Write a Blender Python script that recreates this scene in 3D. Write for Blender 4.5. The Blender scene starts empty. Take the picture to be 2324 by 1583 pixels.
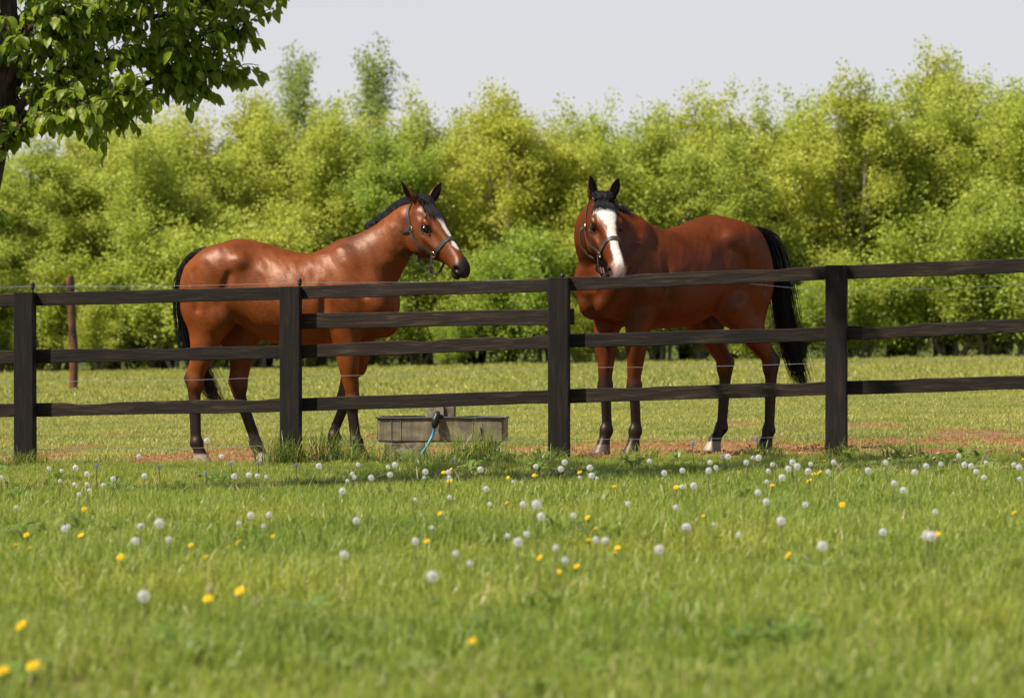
import bpy, math, random
import numpy as np
from mathutils import Vector, Matrix
from mathutils.bvhtree import BVHTree

random.seed(7)
RNG = np.random.default_rng(7)
R = math.radians
scene = bpy.context.scene
COL = scene.collection

# ------------------------------------------------------------------ camera
CAM_Z = 0.85                 # crouching photographer
FPX = 8375.0                 # focal length in photo pixels of a 2324-wide view
CX, CY, HOR = 1162.0, 791.5, 760.0
FENCE_D = 25.0
cam_data = bpy.data.cameras.new('camera')
cam = bpy.data.objects.new('camera', cam_data)
COL.objects.link(cam)
cam_data.sensor_width = 36.0
cam_data.lens = FPX / 2324.0 * 36.0
cam.location = (0, 0, CAM_Z)
cam.rotation_euler = (R(90) - math.atan((CY - HOR) / FPX), 0, 0)
cam_data.clip_start = 0.1
cam_data.clip_end = 6000
cam_data.dof.use_dof = True
cam_data.dof.focus_distance = 25.6
cam_data.dof.aperture_fstop = 5.2
cam_data.dof.aperture_blades = 0
scene.camera = cam

# ------------------------------------------------------------------ sky, sun
SUN_AZ, SUN_EL = R(62), R(53)      # sun to the left, a little behind the camera
SUN_DIR = Vector((-math.sin(SUN_AZ) * math.cos(SUN_EL), -math.cos(SUN_AZ) * math.cos(SUN_EL), math.sin(SUN_EL)))
world = bpy.data.worlds.new('World')
scene.world = world
world.use_nodes = True
wn = world.node_tree
wn.nodes.clear()
w_out = wn.nodes.new('ShaderNodeOutputWorld')
w_bg = wn.nodes.new('ShaderNodeBackground')
w_sky = wn.nodes.new('ShaderNodeTexSky')
w_sky.sky_type = 'NISHITA'
w_sky.sun_disc = False
w_sky.sun_elevation = SUN_EL
w_sky.sun_rotation = math.atan2(SUN_DIR.x, SUN_DIR.y)
w_sky.altitude = 0
w_sky.air_density = 1.0
w_sky.dust_density = 0.0
w_sky.ozone_density = 1.0
w_bg.inputs['Strength'].default_value = 0.068
# a thin milky veil of high cloud: its optical depth grows towards the horizon
w_tc = wn.nodes.new('ShaderNodeTexCoord'); w_sep = wn.nodes.new('ShaderNodeSeparateXYZ')
wn.links.new(w_tc.outputs['Generated'], w_sep.inputs[0])
def w_math(op, a, b):
    nd = wn.nodes.new('ShaderNodeMath'); nd.operation = op
    for s_, v_ in zip(nd.inputs, (a, b)):
        if isinstance(v_, (int, float)): s_.default_value = v_
        else: wn.links.new(v_, s_)
    return nd.outputs[0]
VEIL = 0.135
w_el = w_math('MAXIMUM', w_sep.outputs['Z'], 0.015)
w_veil = w_math('SUBTRACT', 1.0, w_math('EXPONENT', w_math('DIVIDE', -VEIL, w_el), 0.0))
w_mix = wn.nodes.new('ShaderNodeMixRGB')
wn.links.new(w_veil, w_mix.inputs[0]); wn.links.new(w_sky.outputs[0], w_mix.inputs[1])
w_mix.inputs[2].default_value = (7.15, 7.0, 7.3, 1)
wn.links.new(w_mix.outputs[0], w_bg.inputs[0])
wn.links.new(w_bg.outputs[0], w_out.inputs[0])

sun_data = bpy.data.lights.new('sun', 'SUN')
sun_data.energy = 5.0
sun_data.angle = R(0.53)
sun_data.color = (1.0, 0.93, 0.82)
sun = bpy.data.objects.new('sun', sun_data)
COL.objects.link(sun)
sun.rotation_euler = SUN_DIR.to_track_quat('Z', 'Y').to_euler()

scene.view_settings.view_transform = 'Standard'
scene.view_settings.look = 'None'
scene.view_settings.exposure = 0.62
scene.view_settings.gamma = 1.0
scene.view_settings.use_curve_mapping = False
scene.render.engine = 'CYCLES'
scene.cycles.use_denoising = True
scene.cycles.max_bounces = 6
scene.cycles.diffuse_bounces = 3
scene.cycles.glossy_bounces = 2
scene.cycles.transmission_bounces = 4
scene.cycles.transparent_max_bounces = 4
scene.cycles.caustics_reflective = False
scene.cycles.caustics_refractive = False

# ------------------------------------------------------------------ helpers
def link(o, parent=None):
    COL.objects.link(o)
    if parent is not None:
        o.parent = parent
    return o

def tag(o, label=None, cat=None, group=None, kind=None):
    if label: o['label'] = label
    if cat: o['category'] = cat
    if group: o['group'] = group
    if kind: o['kind'] = kind
    return o

def empty(name, loc=(0, 0, 0), rz=0.0):
    o = bpy.data.objects.new(name, None)
    o.empty_display_size = 0.1
    o.location = loc
    o.rotation_euler = (0, 0, rz)
    return link(o)

def mesh_from(name, verts, faces, mat=None, smooth=False):
    me = bpy.data.meshes.new(name)
    verts = np.asarray(verts, dtype=np.float32)
    if isinstance(faces, np.ndarray):
        n, k = faces.shape
        me.vertices.add(len(verts))
        me.vertices.foreach_set('co', verts.ravel())
        me.loops.add(n * k)
        me.loops.foreach_set('vertex_index', faces.astype(np.int32).ravel())
        me.polygons.add(n)
        me.polygons.foreach_set('loop_start', np.arange(0, n * k, k, dtype=np.int32))
        me.polygons.foreach_set('loop_total', np.full(n, k, dtype=np.int32))
        me.update(calc_edges=True)
    else:
        me.from_pydata([tuple(v) for v in verts], [], faces)
        me.update()
    if mat: me.materials.append(mat)
    if smooth:
        me.polygons.foreach_set('use_smooth', np.ones(len(me.polygons), dtype=bool))
    return me

def mesh_obj(name, verts, faces, mat=None, parent=None, smooth=False):
    return link(bpy.data.objects.new(name, mesh_from(name, verts, faces, mat, smooth)), parent)

def set_attr(me, name, data, typ='FLOAT', dom='POINT'):
    a = me.attributes.new(name, typ, dom)
    data = np.asarray(data, dtype=np.float32)
    if typ == 'FLOAT': a.data.foreach_set('value', data.ravel())
    elif typ == 'FLOAT_COLOR': a.data.foreach_set('color', data.ravel())
    elif typ == 'FLOAT_VECTOR': a.data.foreach_set('vector', data.ravel())

def vnoise(p, scale=1.0, seed=0):
    """smooth value noise in [0,1] for an (n,2) or (n,3) array"""
    p = np.asarray(p, dtype=np.float64) * scale
    d = p.shape[1]
    i0 = np.floor(p).astype(np.int64)
    f = p - i0
    f = f * f * (3 - 2 * f)
    out = np.zeros(len(p))
    for c in range(2 ** d):
        w = np.ones(len(p)); h = np.full(len(p), seed * 374761393 + 668265263, dtype=np.int64)
        for a in range(d):
            b = (c >> a) & 1
            w = w * (f[:, a] if b else 1 - f[:, a])
            h = (h ^ ((i0[:, a] + b) * (73856093, 19349663, 83492791)[a])) * 1274126177 & 0x7fffffff
        h = (h ^ (h >> 15)) * 2246822519 & 0x7fffffff
        h = h ^ (h >> 13)
        out += w * ((h & 0xffff) / 65535.0)
    return out

def fbm(p, scale=1.0, octv=3, seed=0):
    s = 0; a = 1.0; t = 0
    for k in range(octv):
        s = s + a * vnoise(p, scale * 2 ** k, seed + k); t += a; a *= 0.5
    return s / t

def smooth01(a, b, x):
    t = np.clip((x - a) / (b - a), 0, 1)
    return t * t * (3 - 2 * t)

def catmull(P, n):
    P = np.asarray(P, float)
    Q = np.vstack([2 * P[0] - P[1], P, 2 * P[-1] - P[-2]])
    seg = len(P) - 1
    ts = np.linspace(0, seg, n)
    i = np.minimum(ts.astype(int), seg - 1)
    t = (ts - i)[:, None]
    p0, p1, p2, p3 = Q[i], Q[i + 1], Q[i + 2], Q[i + 3]
    return 0.5 * (2 * p1 + (p2 - p0) * t + (2 * p0 - 5 * p1 + 4 * p2 - p3) * t ** 2 + (3 * p1 - p0 - 3 * p2 + p3) * t ** 3)

def tube(path, radii, sides=6, cap=True):
    """verts, faces of a tube along path"""
    path = np.asarray(path, float)
    n = len(path)
    radii = np.broadcast_to(np.asarray(radii, float), (n,))
    T = np.gradient(path, axis=0)
    T /= np.linalg.norm(T, axis=1)[:, None] + 1e-9
    ref = np.array([0.13, 0.31, 0.94]) if abs(T[0, 2]) < 0.9 else np.array([1.0, 0.1, 0.0])
    V = []; N = ref - T[0] * (ref @ T[0]); N /= np.linalg.norm(N)
    for i in range(n):
        N = N - T[i] * (N @ T[i]); N /= np.linalg.norm(N) + 1e-9
        B = np.cross(T[i], N)
        for s in range(sides):
            a = 2 * math.pi * s / sides
            V.append(path[i] + radii[i] * (math.cos(a) * N + math.sin(a) * B))
    F = []
    for i in range(n - 1):
        for s in range(sides):
            a, b = i * sides + s, i * sides + (s + 1) % sides
            F.append((a, b, b + sides, a + sides))
    if cap:
        F.append(tuple(range(sides))[::-1]); F.append(tuple(range((n - 1) * sides, n * sides)))
    return V, F

def join_vf(parts):
    V = []; F = []; o = 0
    for v, f in parts:
        V.extend(v); F.extend([tuple(i + o for i in q) for q in f]); o += len(v)
    return V, F

def box_vf(x0, x1, y0, y1, z0, z1):
    V = [(x0, y0, z0), (x1, y0, z0), (x1, y1, z0), (x0, y1, z0), (x0, y0, z1), (x1, y0, z1), (x1, y1, z1), (x0, y1, z1)]
    F = [(0, 3, 2, 1), (4, 5, 6, 7), (0, 1, 5, 4), (1, 2, 6, 5), (2, 3, 7, 6), (3, 0, 4, 7)]
    return V, F

def bevel(o, w, seg=2):
    m = o.modifiers.new('bevel', 'BEVEL'); m.width = w; m.segments = seg; m.limit_method = 'ANGLE'
    return o

def at(px, py, d):
    """world point seen at photo position (px, py) at distance d in front of the camera"""
    return Vector(((px - CX) / FPX * d, d, CAM_Z - (py - HOR) / FPX * d))

def fence_y(x):
    return FENCE_D - 0.198 * x

def gz(x, y):
    """height of the ground"""
    x = np.asarray(x, float); y = np.asarray(y, float)
    behind = smooth01(0.0, 0.5, y - fence_y(x))
    far = smooth01(35, 100, y)
    s = 0.02 * (1 - far) + 0.0164 * far
    xx = np.clip(x, -60, 60)
    z = s * xx - 0.03 * behind * (1 - far)
    p = np.stack([np.ravel(x + 0 * y), np.ravel(y + 0 * x)], 1)
    b = (fbm(p, 0.7, 2, 3) - 0.5) * 0.05 + (vnoise(p, 2.6, 9) - 0.5) * 0.018
    b = b.reshape(z.shape)
    return z + b * (1 - 0.6 * far)

def gz1(x, y): return float(gz(np.array([x]), np.array([y]))[0])

def ground_at(px, py, h=0.0):
    """point at height h above the ground seen at photo position"""
    d = 20.0
    for _ in range(30):
        x = (px - CX) / FPX * d
        z = gz1(x, min(d, 110)) + h
        d = 0.5 * d + 0.5 * (CAM_Z - z) * FPX / max(py - HOR, 1)
    return Vector(((px - CX) / FPX * d, d, z - h))

# ------------------------------------------------------------------ materials
class NT:
    def __init__(self, name):
        self.m = bpy.data.materials.new(name); self.m.use_nodes = True
        self.t = self.m.node_tree; self.t.nodes.clear()
        self.out = self.n('OutputMaterial')
    def n(self, t, **kw):
        nd = self.t.nodes.new('ShaderNode' + t)
        for k, v in kw.items():
            if hasattr(nd, k) and k not in ('inputs',): setattr(nd, k, v)
        return nd
    def l(self, a, b): self.t.links.new(a, b)
    def val(self, sock, v):
        if hasattr(v, 'is_output') or isinstance(v, bpy.types.NodeSocket): self.l(v, sock)
        else: sock.default_value = v
    def coords(self, kind='Object', scale=(1, 1, 1), rot=(0, 0, 0)):
        tc = self.n('TexCoord'); mp = self.n('Mapping')
        mp.inputs['Scale'].default_value = scale; mp.inputs['Rotation'].default_value = rot
        self.l(tc.outputs[kind], mp.inputs[0]); return mp.outputs[0]
    def noise(self, co, scale=5, detail=4, rough=0.55, dist=0.0):
        nd = self.n('TexNoise'); self.l(co, nd.inputs['Vector'])
        nd.inputs['Scale'].default_value = scale; nd.inputs['Detail'].default_value = detail
        nd.inputs['Roughness'].default_value = rough; nd.inputs['Distortion'].default_value = dist
        return nd.outputs['Fac']
    def ramp(self, fac, stops):
        nd = self.n('ValToRGB'); self.l(fac, nd.inputs[0]); cr = nd.color_ramp
        while len(cr.elements) < len(stops): cr.elements.new(0.5)
        for e, (p, c) in zip(cr.elements, stops):
            e.position = p; e.color = (*c, 1) if len(c) == 3 else c
        return nd.outputs[0]
    def mix(self, fac, a, b, mode='MIX'):
        nd = self.n('MixRGB', blend_type=mode)
        for s, v in zip(nd.inputs, (fac, a, b)):
            if isinstance(v, tuple) and len(v) == 3: v = (*v, 1)
            self.val(s, v)
        return nd.outputs[0]
    def math(self, op, a, b=0.0, clamp=False):
        nd = self.n('Math', operation=op, use_clamp=clamp)
        self.val(nd.inputs[0], a); self.val(nd.inputs[1], b); return nd.outputs[0]
    def attr(self, name, out='Fac'):
        nd = self.n('Attribute'); nd.attribute_name = name; return nd.outputs[out]
    def rnd(self): return self.n('ObjectInfo').outputs['Random']
    def bump(self, h, strength=0.3, dist=0.02):
        nd = self.n('Bump'); nd.inputs['Strength'].default_value = strength; nd.inputs['Distance'].default_value = dist
        self.l(h, nd.inputs['Height']); return nd.outputs[0]
    def bsdf(self, color, rough=0.6, spec=0.4, normal=None, metal=0.0, **kw):
        b = self.n('BsdfPrincipled')
        if isinstance(color, tuple) and len(color) == 3: color = (*color, 1)
        self.val(b.inputs['Base Color'], color); self.val(b.inputs['Roughness'], rough)
        b.inputs['Specular IOR Level'].default_value = spec; self.val(b.inputs['Metallic'], metal)
        for k, v in kw.items(): self.val(b.inputs[k.replace('_', ' ')], v)
        if normal is not None: self.l(normal, b.inputs['Normal'])
        return b.outputs[0]
    def done(self, sh): self.l(sh, self.out.inputs[0]); return self.m
    def leaf(self, color, trans_color, trans=0.4, rough=0.5, spec=0.3):
        """thin leaf: reflects on both sides and lets light through"""
        b = self.bsdf(color, rough, spec)
        t = self.n('BsdfTranslucent'); self.val(t.inputs[0], trans_color)
        mx = self.n('MixShader'); mx.inputs[0].default_value = trans
        self.l(b, mx.inputs[1]); self.l(t.outputs[0], mx.inputs[2]); return mx.outputs[0]

def simple_mat(name, color, rough=0.6, spec=0.4, metal=0.0, noise=0.25, nscale=30):
    m = NT(name)
    co = m.coords()
    f = m.noise(co, nscale, 3)
    dark = tuple(c * (1 - noise) for c in color); light = tuple(min(1, c * (1 + noise)) for c in color)
    return m.done(m.bsdf(m.ramp(f, [(0.3, dark), (0.7, light)]), rough, spec, m.bump(f, 0.15, 0.005), metal))
# ================================================================== ground
def soil_mask(x, y):
    """0..1: how bare the ground is"""
    x = np.asarray(x, float); y = np.asarray(y, float)
    p = np.stack([x, y * 0.45], 1)
    n = fbm(p, 1.3, 4, 21)
    dy = y - fence_y(x)
    band = smooth01(0.0, 0.35, dy) * (1 - smooth01(3.0, 5.5, dy))
    band = band * (0.72 + 0.40 * smooth01(-0.4, 1.0, x) * (1 - .75 * smooth01(1.9, 2.6, x)) + 0.10 * (1 - smooth01(-3.2, -1.2, x)))
    m1 = smooth01(0.47, 0.61, n * 0.62 + band * 0.42)
    far = (smooth01(1.5, 3, dy) * (1 - smooth01(9, 15, dy))) * .8
    m2 = far * smooth01(0.56, 0.68, fbm(np.stack([x, y * 0.3], 1), 1.9, 3, 5)) * 0.85
    path = np.exp(-((y - 21.3 + 0.12 * x) / 0.42) ** 2)
    m3 = smooth01(0.55, 0.82, n * 0.45 + path * (0.52 + 0.14 * (x < -1)))* 0.85
    near = smooth01(14, 12, y) * smooth01(0.66, 0.76, fbm(np.stack([x, y * 0.5], 1), 0.9, 3, 31)) * 0.35
    return np.clip(np.maximum.reduce([m1, m2, m3, near]), 0, 1)

def ground_material():
    m = NT('pasture_ground')
    co = m.coords('Object')
    fine = m.noise(co, 38, 5, 0.65)
    mid = m.noise(co, 3.0, 4)
    grass = m.ramp(fine, [(0.25, (0.030, 0.045, 0.010)), (0.5, (0.075, 0.10, 0.018)), (0.75, (0.14, 0.15, 0.035))])
    grass = m.mix(m.ramp(mid, [(0.35, (0, 0, 0)), (0.7, (1, 1, 1))]), grass, (0.10, 0.12, 0.022))
    chips = m.noise(m.coords('Object', (1, 0.6, 1)), 26, 6, 0.7)
    soil = m.ramp(chips, [(0.28, (0.075, 0.033, 0.015)), (0.5, (0.28, 0.135, 0.058)), (0.72, (0.46, 0.27, 0.14))])
    col = m.mix(m.attr('soil'), grass, soil)
    h = m.math('ADD', fine, m.math('MULTIPLY', chips, 0.6))
    return m.done(m.bsdf(col, 0.95, 0.1, m.bump(h, 0.6, 0.03)))

def axis(parts):
    return np.unique(np.concatenate([np.arange(a, b, s) for a, b, s in parts]))
gx = axis([(-1500, -100, 200), (-100, -30, 10), (-30, -8, 1.0), (-8, 8, 0.09), (8, 30, 1.0), (30, 100, 10), (100, 1501, 200)])
gy = axis([(-60, 4, 8), (4, 19, 0.2), (19, 34, 0.08), (34, 60, 0.4), (60, 130, 2), (130, 400, 30), (400, 3001, 200)])
GX, GY = np.meshgrid(gx, gy)
GZ = gz(GX, GY)
nyy, nxx = GX.shape
V = np.stack([GX.ravel(), GY.ravel(), GZ.ravel()], 1)
I = np.arange(nxx * nyy).reshape(nyy, nxx)
F = np.stack([I[:-1, :-1].ravel(), I[:-1, 1:].ravel(), I[1:, 1:].ravel(), I[1:, :-1].ravel()], 1)
ground = mesh_obj('ground', V, F, ground_material(), smooth=True)
set_attr(ground.data, 'soil', soil_mask(GX.ravel(), GY.ravel()))
tag(ground, kind='structure')

# ------------------------------------------------------------------ grass
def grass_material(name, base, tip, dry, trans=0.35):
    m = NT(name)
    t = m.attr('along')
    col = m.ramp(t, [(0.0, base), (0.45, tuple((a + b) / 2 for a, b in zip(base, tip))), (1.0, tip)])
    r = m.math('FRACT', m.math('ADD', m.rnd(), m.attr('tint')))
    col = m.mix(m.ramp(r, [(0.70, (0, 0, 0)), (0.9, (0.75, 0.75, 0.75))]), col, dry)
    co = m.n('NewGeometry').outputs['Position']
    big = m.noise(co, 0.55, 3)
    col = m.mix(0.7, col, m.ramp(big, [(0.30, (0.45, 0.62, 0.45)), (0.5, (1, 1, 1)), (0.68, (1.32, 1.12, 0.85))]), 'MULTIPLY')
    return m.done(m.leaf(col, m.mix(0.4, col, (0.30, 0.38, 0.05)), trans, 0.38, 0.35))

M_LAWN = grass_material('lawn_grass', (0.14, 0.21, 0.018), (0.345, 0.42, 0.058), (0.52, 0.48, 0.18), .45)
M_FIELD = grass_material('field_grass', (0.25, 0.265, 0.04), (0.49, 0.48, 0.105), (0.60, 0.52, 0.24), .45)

def clump_mesh(name, nb, rad, h0, h1, w, lean, mat, seed, stiff=1.0):
    g = np.random.default_rng(seed)
    V = []; F = []; A = []; T = []
    for _ in range(nb):
        a = g.uniform(0, 2 * math.pi); r = rad * math.sqrt(g.uniform())
        b = np.array([r * math.cos(a), r * math.sin(a), -0.01])
        h = g.uniform(h0, h1) * (1.15 - 0.4 * r / rad)
        ld = g.uniform(0, 2 * math.pi); L = abs(g.normal(0, lean)) + 0.06
        d = np.array([math.cos(ld), math.sin(ld), 0.0]); s = np.array([-math.sin(ld), math.cos(ld), 0]) * 0.7 + d * g.uniform(-.6, .6)
        s /= np.linalg.norm(s)
        ww = w * g.uniform(0.7, 1.3); o = len(V); tn = g.uniform()
        for k, (t, wk) in enumerate(((0, 0.8), (0.38, 1.0), (0.72, 0.7), (1.0, 0.0))):
            c = b + np.array([0, 0, h * (t - 0.22 * L * t * t * stiff)]) + d * (L * h * t ** 1.8)
            if wk > 0:
                V += [c - s * ww * wk * .5, c + s * ww * wk * .5]; A += [t, t]; T += [tn, tn]
            else:
                V.append(c); A.append(1.0); T.append(tn)
        F += [(o, o + 1, o + 3, o + 2), (o + 2, o + 3, o + 5, o + 4), (o + 4, o + 5, o + 6)]
    me = mesh_from(name, V, F, mat)
    set_attr(me, 'along', A); set_attr(me, 'tint', T)
    return me

def scatter(name, label, cat, mesh, pts, rz, scl, lean=0.15, seed=0):
    """one object of uncountable stuff: copies of a small clump on points"""
    tmpl = bpy.data.objects.new(name + '_blades', mesh)
    g = np.random.default_rng(seed)
    n = len(pts)
    me = bpy.data.meshes.new(name)
    me.vertices.add(n); me.vertices.foreach_set('co', np.asarray(pts, np.float32).ravel())
    rot = np.stack([g.normal(0, lean, n), g.normal(0, lean, n), rz], 1)
    set_attr(me, 'rot', rot, 'FLOAT_VECTOR'); set_attr(me, 'scl', scl)
    o = link(bpy.data.objects.new(name, me))
    ng = bpy.data.node_groups.new(name, 'GeometryNodeTree')
    ng.interface.new_socket('Geometry', in_out='INPUT', socket_type='NodeSocketGeometry')
    ng.interface.new_socket('Geometry', in_out='OUTPUT', socket_type='NodeSocketGeometry')
    N = ng.nodes.new
    gi, go = N('NodeGroupInput'), N('NodeGroupOutput')
    mp = N('GeometryNodeMeshToPoints'); ip = N('GeometryNodeInstanceOnPoints'); oi = N('GeometryNodeObjectInfo')
    oi.inputs['Object'].default_value = tmpl; oi.inputs['As Instance'].default_value = True
    ar = N('GeometryNodeInputNamedAttribute'); ar.data_type = 'FLOAT_VECTOR'; ar.inputs['Name'].default_value = 'rot'
    asn = N('GeometryNodeInputNamedAttribute'); asn.data_type = 'FLOAT'; asn.inputs['Name'].default_value = 'scl'
    L = ng.links.new
    L(gi.outputs[0], mp.inputs[0]); L(mp.outputs[0], ip.inputs['Points']); L(oi.outputs['Geometry'], ip.inputs['Instance'])
    er = N('FunctionNodeEulerToRotation'); L(ar.outputs[0], er.inputs[0]); L(er.outputs[0], ip.inputs['Rotation'])
    L(asn.outputs[0], ip.inputs['Scale']); L(ip.outputs[0], go.inputs[0])
    md = o.modifiers.new('scatter', 'NODES'); md.node_group = ng
    tag(o, label, cat, kind='stuff')
    return o

def field_points(n, y0, y1, seed, power=1.0, margin=1.25, keep=None):
    """random ground points in the wedge the camera (and a step beside it) can see"""
    g = np.random.default_rng(seed)
    y = (y0 ** (power + 1) + g.uniform(size=n) * (y1 ** (power + 1) - y0 ** (power + 1))) ** (1 / (power + 1))
    half = y * (CX / FPX) * margin + 0.7
    x = g.uniform(-1, 1, n) * half
    if keep is not None:
        k = g.uniform(size=n) < keep(x, y); x, y = x[k], y[k]
    return np.stack([x, y, gz(x, y)], 1)

def lawn_keep(x, y):
    side = (y < fence_y(x) + 0.35)
    return (1 - 0.85 * soil_mask(x, y)) * side

lawn_variants = [(30, .075, .05, .11, .0046, .45), (26, .085, .06, .14, .0042, .6), (34, .07, .035, .085, .005, .5)]
for i, (nb, rad, h0, h1, w, ln) in enumerate(lawn_variants):
    me = clump_mesh('lawn_blades', nb, rad, h0, h1, w, ln, M_LAWN, 50 + i)
    pts = field_points((9500, 6500, 9500)[i], 7.4, 26.8, 60 + i, 0.6, keep=lawn_keep)
    tall = fbm(pts[:, :2], 0.8, 3, 77)
    s = (0.55 + 0.8 * tall) * RNG.uniform(0.75, 1.2, len(pts))
    s = s * (1 - 0.35 * np.exp(-((pts[:, 1] - 21.3 + 0.12 * pts[:, 0]) / 0.6) ** 2))
    s = s * (1 - 0.58 * smooth01(21.0, 24.4, pts[:, 1] + .198 * pts[:, 0]))
    scatter('lawn_grass', 'green lawn grass in front of the dark fence', 'grass', me, pts, RNG.uniform(0, 6.28, len(pts)), s, 0.12, i)

def field_keep(x, y):
    return (1 - smooth01(.15, .7, soil_mask(x, y)) * .93) * (y > fence_y(x) + 0.2)
for i, (nb, rad, h0, h1, w, ln, n, y0, y1, pw) in enumerate([
        (34, .09, .018, .045, .004, .6, 30000, 24.4, 50, 0.3),
        (28, .11, .02, .055, .0055, .6, 26000, 24.4, 62, 0.2),
        (26, .22, .05, .12, .016, .6, 16000, 48, 106, 0.2)]):
    me = clump_mesh('field_blades', nb, rad, h0, h1, w, ln, M_FIELD, 80 + i)
    pts = field_points(n, y0, y1, 90 + i, pw, 1.15, keep=field_keep)
    s = RNG.uniform(0.7, 1.25, len(pts)) * (0.7 + 0.6 * fbm(pts[:, :2], 0.5, 3, 33))
    scatter('field_grass', 'short grazed grass of the paddock behind the fence', 'grass', me, pts, RNG.uniform(0, 6.28, len(pts)), s, 0.15, 10 + i)

# crumbs of earth and dung on the bare patches
M_SOIL = simple_mat('earth_crumb', (0.28, 0.14, 0.065), 0.95, 0.1, noise=0.5, nscale=60)
g = np.random.default_rng(4)
V = []; F = []
for k in range(9):
    c = np.array([g.uniform(-.1, .1), g.uniform(-.1, .1), 0]); r = g.uniform(.003, .010)
    o = len(V)
    for (a, b, e) in ((1, 0, 0), (0, 1, 0), (-1, 0, 0), (0, -1, 0), (0, 0, .8), (0, 0, -.5)):
        V.append(c + r * np.array([a, b, e]) * g.uniform(.7, 1.3, 3))
    F += [(o, o + 1, o + 4), (o + 1, o + 2, o + 4), (o + 2, o + 3, o + 4), (o + 3, o, o + 4), (o + 1, o, o + 5), (o + 2, o + 1, o + 5), (o + 3, o + 2, o + 5), (o, o + 3, o + 5)]
pts = field_points(15000, 24.3, 33, 130, 0.3, 1.1, keep=lambda x, y: soil_mask(x, y) ** 1.5 * 0.8 * (y > fence_y(x)))
scatter('earth_crumbs', 'loose reddish crumbs of earth on the trodden ground', 'soil', mesh_from('crumbs', V, F, M_SOIL), pts, RNG.uniform(0, 6.28, len(pts)), RNG.uniform(.5, 1.3, len(pts)), .2, 20)

# broad-leaved weeds and straw among the lawn grass
M_WEED = grass_material('weed_leaves', (.10, .17, .025), (.20, .29, .05), (.26, .30, .07), .4)
M_STRAW = grass_material('dry_straw', (.36, .28, .14), (.52, .43, .24), (.56, .48, .28), .3)
def rosette(seed):
    g = np.random.default_rng(seed); V = []; F = []; A = []
    for k in range(9):
        a = k * .7 + g.uniform(-.2, .2); d = np.array((math.cos(a), math.sin(a), 0)); sd = np.array((-math.sin(a), math.cos(a), 0)); L = g.uniform(.06, .12); o = len(V)
        up = g.uniform(.3, .9)
        for t, w in ((0, .004), (.35, .010), (.65, .016), (.9, .010), (1, .001)):
            c = d * L * t + np.array((0, 0, L * up * math.sin(t * 2.2)))
            V += [c - sd * w, c + sd * w]; A += [t, t]
        for i in range(4): F.append((o + 2 * i, o + 2 * i + 1, o + 2 * i + 3, o + 2 * i + 2))
    me = mesh_from('rosette', V, F, M_WEED, True); set_attr(me, 'along', A); set_attr(me, 'tint', np.zeros(len(A))); return me
pts = field_points(430, 8, 24.3, 211, .6, keep=lambda x, y: (y < fence_y(x)) * smooth01(.40, .62, fbm(np.stack([x, y], 1), .6, 2, 71)))
scatter('lawn_weeds', 'broad dandelion leaves scattered through the lawn', 'weeds', rosette(3), pts, RNG.uniform(0, 6.28, len(pts)), RNG.uniform(.7, 1.3, len(pts)), .1, 31)
me = clump_mesh('straw', 9, .12, .05, .13, .0032, 1.5, M_STRAW, 9)
pts = field_points(2600, 8, 25.2, 213, .6, keep=lambda x, y: (y < fence_y(x)) * (.15 + .85 * np.exp(-((y - 21.3 + .12 * x) / .9) ** 2)))
scatter('dry_straw', 'dry straw-coloured blades in the lawn and the worn strip', 'grass', me, pts, RNG.uniform(0, 6.28, len(pts)), RNG.uniform(.6, 1.2, len(pts)), .3, 32)
# ================================================================== paddock fence
def wood_material(name, dark, mid, light, rough=.8):
    m = NT(name)
    r = m.rnd()
    co = m.coords('Object', (1.2, 1, 1))
    off = m.n('VectorMath', operation='ADD'); m.l(co, off.inputs[0])
    cmb = m.n('CombineXYZ'); m.l(m.math('MULTIPLY', r, 37.0), cmb.inputs[0]); m.l(m.math('MULTIPLY', r, 91.0), cmb.inputs[2]); m.l(cmb.outputs[0], off.inputs[1])
    mp = m.n('Mapping'); mp.inputs['Scale'].default_value = (1.0, 14, 14); m.l(off.outputs[0], mp.inputs[0])
    grain = m.noise(mp.outputs[0], 3.2, 6, .65, .8)
    mp2 = m.n('Mapping'); mp2.inputs['Scale'].default_value = (1.0, 3, 4); m.l(off.outputs[0], mp2.inputs[0])
    blotch = m.noise(mp2.outputs[0], 2.4, 4, .6)
    col = m.ramp(grain, [(.28, dark), (.52, mid), (.74, light)])
    worn = m.ramp(blotch, [(.42, (0, 0, 0)), (.68, (1, 1, 1))])
    col = m.mix(m.math('MULTIPLY', worn, .55), m.mix(.65, col, dark), col)
    # knots
    vo = m.n('TexVoronoi'); vo.inputs['Scale'].default_value = 1.0; vo.inputs['Randomness'].default_value = 1.0
    mp3 = m.n('Mapping'); mp3.inputs['Scale'].default_value = (1.4, 1, 5); m.l(off.outputs[0], mp3.inputs[0]); m.l(mp3.outputs[0], vo.inputs['Vector'])
    kn = m.ramp(vo.outputs['Distance'], [(.03, (1, 1, 1)), (.075, (0, 0, 0))])
    col = m.mix(m.math('MULTIPLY', kn, .8), col, tuple(c * .4 for c in dark))
    col = m.mix(1.0, col, m.ramp(m.math('FRACT', m.math('MULTIPLY', r, 7.3)), [(0, (.72, .72, .74)), (.6, (1.05, 1.03, 1.0)), (1, (1.65, 1.5, 1.35))]), 'MULTIPLY')
    h = m.math('SUBTRACT', grain, m.math('MULTIPLY', kn, .5))
    return m.done(m.bsdf(col, rough, .25, m.bump(h, .55, .008)))

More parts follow.
